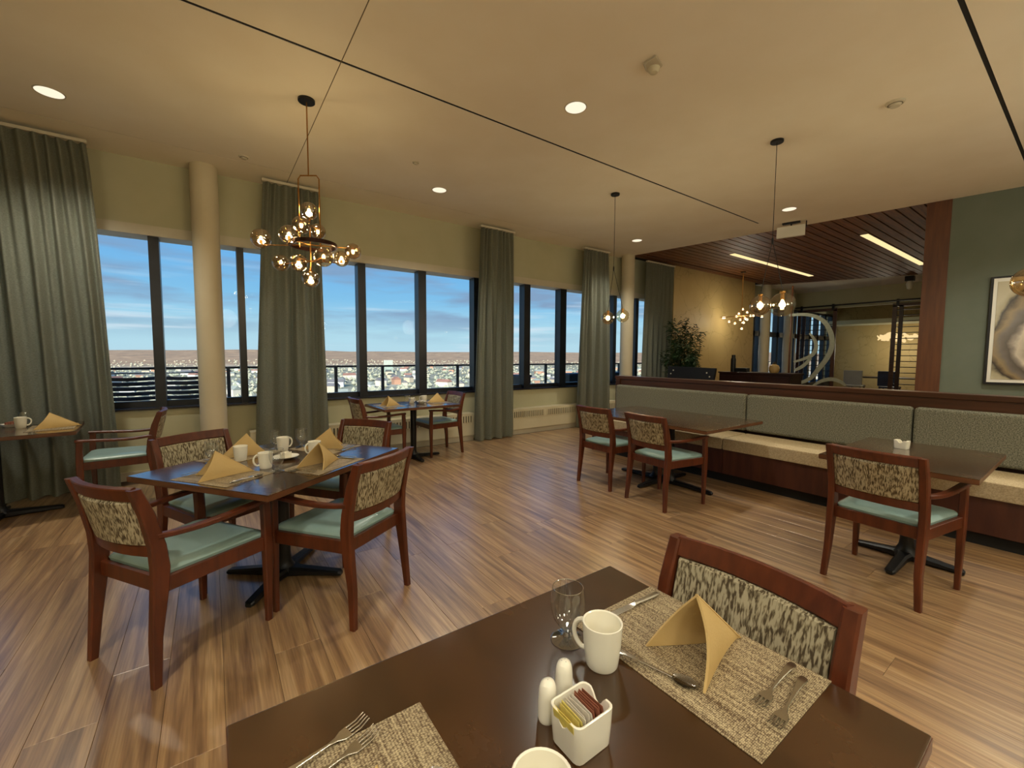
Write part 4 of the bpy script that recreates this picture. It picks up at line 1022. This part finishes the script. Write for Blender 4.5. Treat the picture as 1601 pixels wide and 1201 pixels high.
link('worktop', bx(-.3, -.76, 1.045, .3, .76, 1.075, bev=.004), M['dark_counter'], t)
for k in range(2): link('door', bx(-.295, -.70 + k * .72, .1, -.281, -.02 + k * .72, 1.0, bev=.003), M['dark_counter'], t)
vs = thing('vase', 'round pale ceramic vase with dark stopper on the hall counter', 'vase', (9.75, 4.08, 1.075))
bm = bmesh.new(); lathe(bm, [(.0001, 0), (.07, 0), (.098, .04), (.102, .10), (.085, .155), (.04, .18), (.032, .19), (.0001, .19)], 24); link('body', bm, M['ceramic'], vs)
bm = bmesh.new(); lathe(bm, [(.0001, .19), (.03, .19), (.034, .21), (.012, .235), (.0001, .24)], 16); link('stopper', bm, M['stopper'], vs)
bm = bmesh.new(); lathe(bm, [(.0001, 0), (.055, 0), (.055, .28), (.04, .32), (.04, .38), (.0001, .38)], 16)
tag(link('bottle', bm, M['monitor'], None, (9.72, 4.93, 1.075)), 'tall dark bottle standing on the hall counter beside the vase', 'bottle')
bm = bmesh.new(); box(bm, -.08, -.12, 0, .08, .12, .09, bev=.008)
tag(link('card_reader', bm, M['monitor'], None, (9.72, 4.72, 1.075)), 'low black box on the hall counter next to the dark bottle', 'box')

# ------------------------------------------------------------------ glass screen with etched swirl
t = thing('glass_screen', 'clear glass screen with a frosted swirl emblem in the hall', 'glass screen', (12.0, 3.9, 0))
sc_gl = link('pane', finish(bx(-.006, -.95, 0, .006, .76, 3.2), 0), M['pane'], t)
link('edge_post', bx(-.02, .76, 0, .02, .79, 3.2, bev=.003), M['post_wood'], t)
def arc(pts, w0, w1):
    P = [Vector((0, y - 3.9, z)) for y, z in pts]
    # smooth by Catmull-Rom
    Q = []
    for i in range(len(P) - 1):
        a, b, c, d = P[max(i - 1, 0)], P[i], P[i + 1], P[min(i + 2, len(P) - 1)]
        for k in range(6):
            u = k / 6; Q.append(.5 * ((2 * b) + (-a + c) * u + (2 * a - 5 * b + 4 * c - d) * u * u + (-a + 3 * b - 3 * c + d) * u ** 3))
    Q.append(P[-1]); bm = bmesh.new(); rings = []
    for i, p in enumerate(Q):
        tg = (Q[min(i + 1, len(Q) - 1)] - Q[max(i - 1, 0)]).normalized(); s = tg.cross(Vector((1, 0, 0))); w = w0 + (w1 - w0) * math.sin(PI * i / (len(Q) - 1))
        rings.append(rring(p + Vector((-.008, 0, 0)), s, (1, 0, 0), w, .0015, .2))
    loft(bm, rings); link('etched_band', bm, M['etch'], t)
arc([(4.727, 2.47), (4.33, 2.457), (4.016, 2.311), (3.835, 2.029), (3.781, 1.695), (3.869, 1.392), (4.039, 1.112), (4.178, .904), (4.394, .782), (4.652, .784)], .03, .055)
arc([(4.255, 2.0), (4.139, 1.825), (4.104, 1.639), (4.176, 1.468), (4.336, 1.373), (4.573, 1.29)], .02, .045)
arc([(4.535, 1.081), (4.356, 1.198), (4.2, 1.39)], .03, .04)
arc([(4.141, .701), (3.961, .836), (3.756, .893), (3.578, .841), (3.476, .757)], .02, .045)

# ------------------------------------------------------------------ sliding grille doors with their rail
def grille(y0, y1, label, lit):
    t = thing('grille_door', label, 'door', (GX - .1, (y0 + y1) / 2, 0)); hw = (y1 - y0) / 2
    for s in (-1, 1): link('stile', bx(-.02, s * (hw - .05) - .05, .02, .02, s * (hw - .05) + .05, 2.92, bev=.003), M['post_wood'] if s < 0 and lit else M['booth_wood'], t)  # lit: lighter wood on one stile stands in for light falling on it
    link('stile', finish(bx(-.02, hw - .24, .02, .02, hw - .15, 2.92), 0), M['dark_counter'], t)
    z = .3
    while z < 2.9:
        link('bar', finish(bx(-.012, -hw + .1, z, .012, hw - .1, z + .022), 0), M['black_metal'], t); z += .165
    for z0 in (.02, 2.88): link('rail', finish(bx(-.02, -hw, z0, .02, hw, z0 + .09), 0), M['booth_wood'], t)
    for s in (-1, 1): link('hanger', finish(bx(-.03, s * hw * .8 - .03, 2.9, .01, s * hw * .8 + .03, 3.1), 0), M['black_metal'], t)
grille(5.02, 6.12, 'black-barred sliding grille door nearer the windows in the far hall', True)
grille(2.6, 3.68, 'black-barred sliding grille door beside the wood-clad post in the far hall', False)
bm = bx(-.02, -2.0, 3.03, .01, 1.2, 3.075)
tag(link('door_track', bm, M['black_metal'], None, (GX - .14, 5.05, 0)), 'black sliding door track above the grille doors', 'track')
# far room: crystal chandelier, table and chair
t = thing('crystal_chandelier', 'glowing crystal chandelier of overlapping glass discs in the far room', 'chandelier', (18.9, 4.12, 2.1))
rc = random.Random(4)
for k in range(46):
    a = rc.uniform(0, 2 * PI); rr0 = rc.uniform(.1, 1) ** .5; p = Vector((.3 * rr0 * math.cos(a), .52 * rr0 * math.sin(a), rc.uniform(-.2, .2) * (1.1 - rr0)))
    bm = bmesh.new(); lathe(bm, [(.0001, .008), (.05, .012), (.085, 0), (.05, -.006), (.0001, -.004)], 10); o = link('glass_disc', bm, M['crystal'], t, p); o.rotation_euler = (rc.uniform(-1, 1), rc.uniform(-1, 1), 0)
bm = bmesh.new(); tube(bm, [(0, 0, .15), (0, 0, 1.445)], .008, 6); link('rod', bm, M['brass'], t)
lamp_pt('far_room_light', (0, 0, -.45), 45, parent=t, r=.25)
t = thing('far_table', 'dark table standing in the far room below the crystal chandelier', 'table', (18.4, 4.2, 0))
link('tabletop', bx(-.5, -.9, .72, .5, .9, .76, bev=.005), M['dark_counter'], t)
for sx_, sy_ in ((-.45, -.85), (-.45, .8), (.4, -.85), (.4, .8)): link('leg', finish(bx(sx_, sy_, 0, sx_ + .05, sy_ + .05, .72), 0), M['dark_counter'], t)
for y, lab in ((3.95, 'dark navy chair back seen in the far room doorway'), (4.85, 'pale slatted chair back seen in the far room doorway')):
    t = thing('far_chair', lab, 'chair', (17.6, y, 0))
    mt = M['patio_blue'] if y < 4.5 else M['trim_white']
    link('seat', bx(-.22, -.23, .43, .25, .23, .49, bev=.02), mt, t)
    for s1 in (-1, 1):
        for s2 in (-1, 1): link('leg', finish(bx(s1 * .2 - .02, s2 * .2 - .02, 0, s1 * .2 + .02, s2 * .2 + .02, .43), 0), M['chair_wood'], t)
    link('backrest', bx(-.26, -.26, .5, -.2, .26, .98, bev=.03), mt, t)

# ------------------------------------------------------------------ balcony
struct(link('floor_balcony', finish(bx(X_L - 6, WY + .28, -.2, 22, 8.35, .42), 0), M['deck']))
RY = 8.15
rt_ = thing('balcony_railing', 'dark metal balcony railing with clear glass infill outside the windows', 'railing', (5, RY, .42))
link('top_rail', finish(bx(-14, -.03, .765, 14, .03, .80), 0), M['rail'], rt_)
link('bottom_rail', finish(bx(-14, -.015, .10, 14, .015, .13), 0), M['rail'], rt_)
px_ = [-3.3, -1.75, -.64, .23, 1.86, 2.72, 4.36, 5.6, 6.85, 8.2, 9.6, 11, 12.5, 14, 15.5, 17, 18.8]
for a in px_: link('post', finish(bx(a - 5 - .025, -.025, 0, a - 5 + .025, .025, .765), 0), M['rail'], rt_)
for a, b in zip(px_, px_[1:]): link('glass_panel', finish(bx(a - 5 + .03, -.004, .13, b - 5 - .03, .004, .765), 0), M['balcony_glass'], rt_)
def patio_chair(x, y, lab):
    t = thing('patio_chair', lab, 'chair', (x, y, .42), 0)
    hw = .24
    for k in range(7):
        z = .30 + k * .062; bm = bmesh.new(); rings = []
        for q in range(7):
            u = -1 + 2 * q / 6; rings.append(rring((u * hw, .03 * (1 - u * u) + .02 * k * .4, z + .012 * u * u), (0, 0, 1), (0, 1, 0), .022, .006, .4))
        loft(bm, rings); link('strap', bm, M['patio_blue'], t)
    bm = bmesh.new()
    tube(bm, [(-hw - .01, 0, 0), (-hw - .01, 0, .3), (-hw - .01, .05, .74), (-hw + .03, .055, .752), (hw - .03, .055, .752), (hw + .01, .05, .74), (hw + .01, 0, .3), (hw + .01, 0, 0)], .011, 8)
    link('back_frame', bm, M['patio_frame'], t)
    for k in range(6):
        z = .335 + k * .062; bm = bmesh.new(); tube(bm, [(-hw, .008, z), (0, -.0, z - .008), (hw, .008, z)], .005, 6); link('slat_edge', bm, M['patio_frame'], t)
    bm = bmesh.new(); box(bm, -hw, .05, .22, hw, .5, .25, bev=.008); link('seat', bm, M['patio_blue'], t)
    for s in (-1, 1):
        bm = bmesh.new(); tube(bm, [(s * (hw + .01), .5, 0), (s * (hw + .01), .48, .42), (s * (hw + .01), .05, .44)], .011, 8); link('arm', bm, M['patio_frame'], t)
    return t
patio_chair(-.83, 7.05, 'navy strap patio chair outside the window next to the wide curtain')
patio_chair(-.26, 7.02, 'navy strap patio chair outside the window next to the round column')
for x, y, w, lab in ((5.75, 7.7, .12, 'short dark planter box on the balcony beside the third curtain'), (7.5, 7.8, .35, 'wide dark planter box on the balcony beside the far curtain'), (9.0, 7.8, .35, 'dark planter box on the balcony behind the slim column')):
    t = thing('planter_box', lab, 'planter', (x, y, .42))
    link('body', bx(-w, -.2, 0, w, .2, .52, bev=.01), M['frame_dark'], t)
    link('rim', bx(-w - .02, -.22, .52, w + .02, .22, .56, bev=.006), M['patio_blue'], t)
# light masts and railing of the far wing
t = thing('roof_mast', 'pale vent mast standing beyond the balcony near the slim column', 'mast', (9.6, 9.4, 0))
link('pole', finish(bx(-.04, -.04, -1, .04, .04, 2.1), 0), M['patio_frame'], t); link('cap', finish(bx(-.12, -.12, 2.1, .12, .12, 2.2), 0), M['patio_frame'], t)

# ------------------------------------------------------------------ valley: terrain, houses, trees
def hgt(x, y):
    d = math.hypot(x, y); n_ = noise.noise(Vector((x / 900, y / 900, 0)))
    z = -60 + 4 * n_
    if d > 2100:
        k = min(1, (d - 2100) / 2300); z += k ** 1.1 * (92 + 14 * n_ + 10 * noise.noise(Vector((x / 420, y / 420, 3))))
    return z
bm = bmesh.new(); rows = []
rad = [90, 300, 450, 600, 800, 1000, 1250, 1500, 1750, 2000, 2150, 2350, 2600, 2900, 3200, 3500, 3800, 4100, 4400, 4700, 5200]
for r in rad:
    row = []
    for i in range(161):
        a = R(-50 + i * 1.0); x, y = r * math.sin(a), r * math.cos(a); row.append(bm.verts.new((x, y, hgt(x, y))))
    rows.append(row)
for a, b in zip(rows, rows[1:]):
    for i in range(160): bm.faces.new((a[i], a[i + 1], b[i + 1], b[i]))
def terrain_mat():  # muted low-contrast ramps put the distance haze into the ground colour
    m, t, b = base_mat('valley_ground', (.2, .2, .15), .95, 0, .1); K = t.links.new
    ge = N(t, 'ShaderNodeNewGeometry'); sp = N(t, 'ShaderNodeSeparateXYZ'); K(ge.outputs['Position'], sp.inputs[0])
    mp = N(t, 'ShaderNodeMapping'); mp.inputs['Scale'].default_value = (.012, .012, .05); K(ge.outputs['Position'], mp.inputs[0])
    n = N(t, 'ShaderNodeTexNoise'); n.inputs['Scale'].default_value = 1; n.inputs['Detail'].default_value = 8; n.inputs['Roughness'].default_value = .75; K(mp.outputs[0], n.inputs[0])
    lo = N(t, 'ShaderNodeValToRGB'); K(n.outputs[0], lo.inputs[0]); e = lo.color_ramp.elements
    e[0].position = .36; e[0].color = rgb('7C8876'); e[1].position = .66; e[1].color = rgb('CFCDBC'); k = e.new(.5); k.color = rgb('A5A08C')
    hi = N(t, 'ShaderNodeValToRGB'); K(n.outputs[0], hi.inputs[0]); e = hi.color_ramp.elements
    e[0].position = .35; e[0].color = rgb('837A6A'); e[1].position = .68; e[1].color = rgb('BDA98A'); k = e.new(.5); k.color = rgb('9F8A71')
    mr = N(t, 'ShaderNodeMapRange'); mr.inputs[1].default_value = -58; mr.inputs[2].default_value = -44; K(sp.outputs[2], mr.inputs[0])
    x = N(t, 'ShaderNodeMixRGB'); K(mr.outputs[0], x.inputs[0]); K(lo.outputs[0], x.inputs[1]); K(hi.outputs[0], x.inputs[2]); K(x.outputs[0], b.inputs['Base Color'])
    return m
tag(link('hills', finish(bm, 80), terrain_mat()), kind='structure').name = 'ground_valley'
M['tower'] = noisy('tower_cladding', rgb('93A8A2'), rgb('889C96'), .7, ns=.2)
hm = {c: noisy('house_wall_' + c, rgb(c), tuple(v * .9 for v in rgb(c)[:3]) + (1,), .8, ns=.2) for c in ('D9D2C4', 'C9BBA6', 'B98F78', 'D8DAD8')}
rm = {c: noisy('house_roof_' + c, rgb(c), tuple(v * .85 for v in rgb(c)[:3]) + (1,), .8, ns=.2) for c in ('77757A', 'A0776A', '9AA19C', '5F625F')}
def house_mesh(L_, Wd, hh):
    a = bx(-L_, -Wd, 0, L_, Wd, hh); a = finish(a, 0)
    b = bmesh.new(); lo = [b.verts.new(p) for p in ((-L_ - .6, -Wd - .6, hh), (L_ + .6, -Wd - .6, hh), (L_ + .6, Wd + .6, hh), (-L_ - .6, Wd + .6, hh))]; hi = [b.verts.new((-L_ - .6, 0, hh + Wd * .75)), b.verts.new((L_ + .6, 0, hh + Wd * .75))]
    b.faces.new((lo[0], lo[1], hi[1], hi[0])); b.faces.new((lo[2], lo[3], hi[0], hi[1])); b.faces.new((lo[0], hi[0], lo[3])); b.faces.new((lo[1], lo[2], hi[1])); b.faces.new(lo[::-1])
    return a, finish(b, 0)
variants = [[(me, mt) for me in [house_mesh(*s)] for mt in [0]][0][0] for s in ((8, 5, 6), (6, 5, 5), (12, 6, 8), (7, 6, 9))]
rh = random.Random(21); hk = list(hm); rk = list(rm)
hpos = [(1500 * math.sin(R(19.2)), 1500 * math.cos(R(19.2)))]
for i in range(300):
    a = R(rh.uniform(-18, 84)); r = 520 + (rh.random() ** 1.3) * 1500
    x, y = r * math.sin(a), r * math.cos(a)
    if any((x - q[0]) ** 2 + (y - q[1]) ** 2 < 38 ** 2 for q in hpos): continue
    hpos.append((x, y))
    v = rh.randrange(4); wm_, rf_ = variants[v]
    h = bpy.data.objects.new('house', None); COL.objects.link(h); h.location = (x, y, hgt(x, y)); h.rotation_euler = (0, 0, rh.uniform(0, PI)); h.scale = (1.15,) * 3
    tag(h, 'small gabled house in the town below the balcony', 'house', 'houses of the town in the valley')
    for nm, me, mt in (('wall', wm_, hm[rh.choice(hk)]), ('roof', rf_, rm[rh.choice(rk)])):
        o = bpy.data.objects.new(nm, me.copy() if False else me); COL.objects.link(o); o.parent = h
        if not me.materials: me.materials.append(mt)
        o.material_slots[0].link = 'OBJECT'; o.material_slots[0].material = mt
# tower block with pale bands in the middle distance
t = thing('tower_block', 'pale banded tower block standing in the valley seen through the middle window', 'building', (1500 * math.sin(R(19.2)), 1500 * math.cos(R(19.2)), -62), R(-20))
for k in range(7): link('storey', finish(bx(-15, -9, k * 6.5, 15, 9, k * 6.5 + 4), 0), M['tower'], t)
for k in range(7): link('window_band', finish(bx(-14.5, -8.5, k * 6.5 + 4, 14.5, 8.5, k * 6.5 + 6.5), 0), rm['9AA19C'], t)
bm = bmesh.new()
for i in range(6000):
    a = R(rh.uniform(-22, 88)); r = 480 + rh.random() ** 1.2 * 2300; x, y = r * math.sin(a), r * math.cos(a); s = rh.uniform(2.5, 6); z = hgt(x, y)
    if any((x - q[0]) ** 2 + (y - q[1]) ** 2 < 26 ** 2 for q in hpos): continue
    top = bm.verts.new((x, y, z + s * 1.6)); ring = [bm.verts.new((x + s * math.cos(q * 1.2566 + i), y + s * math.sin(q * 1.2566 + i), z + s * .6)) for q in range(5)]; bot = bm.verts.new((x, y, z))
    for q in range(5): bm.faces.new((top, ring[q], ring[(q + 1) % 5])); bm.faces.new((bot, ring[(q + 1) % 5], ring[q]))
tag(link('valley_trees', finish(bm, 0), noisy('valley_tree', rgb('9BA390'), rgb('BCB6A0'), .9, ns=.02, detail=6)), 'bare and green trees spread through the town in the valley', 'trees', kind='stuff')
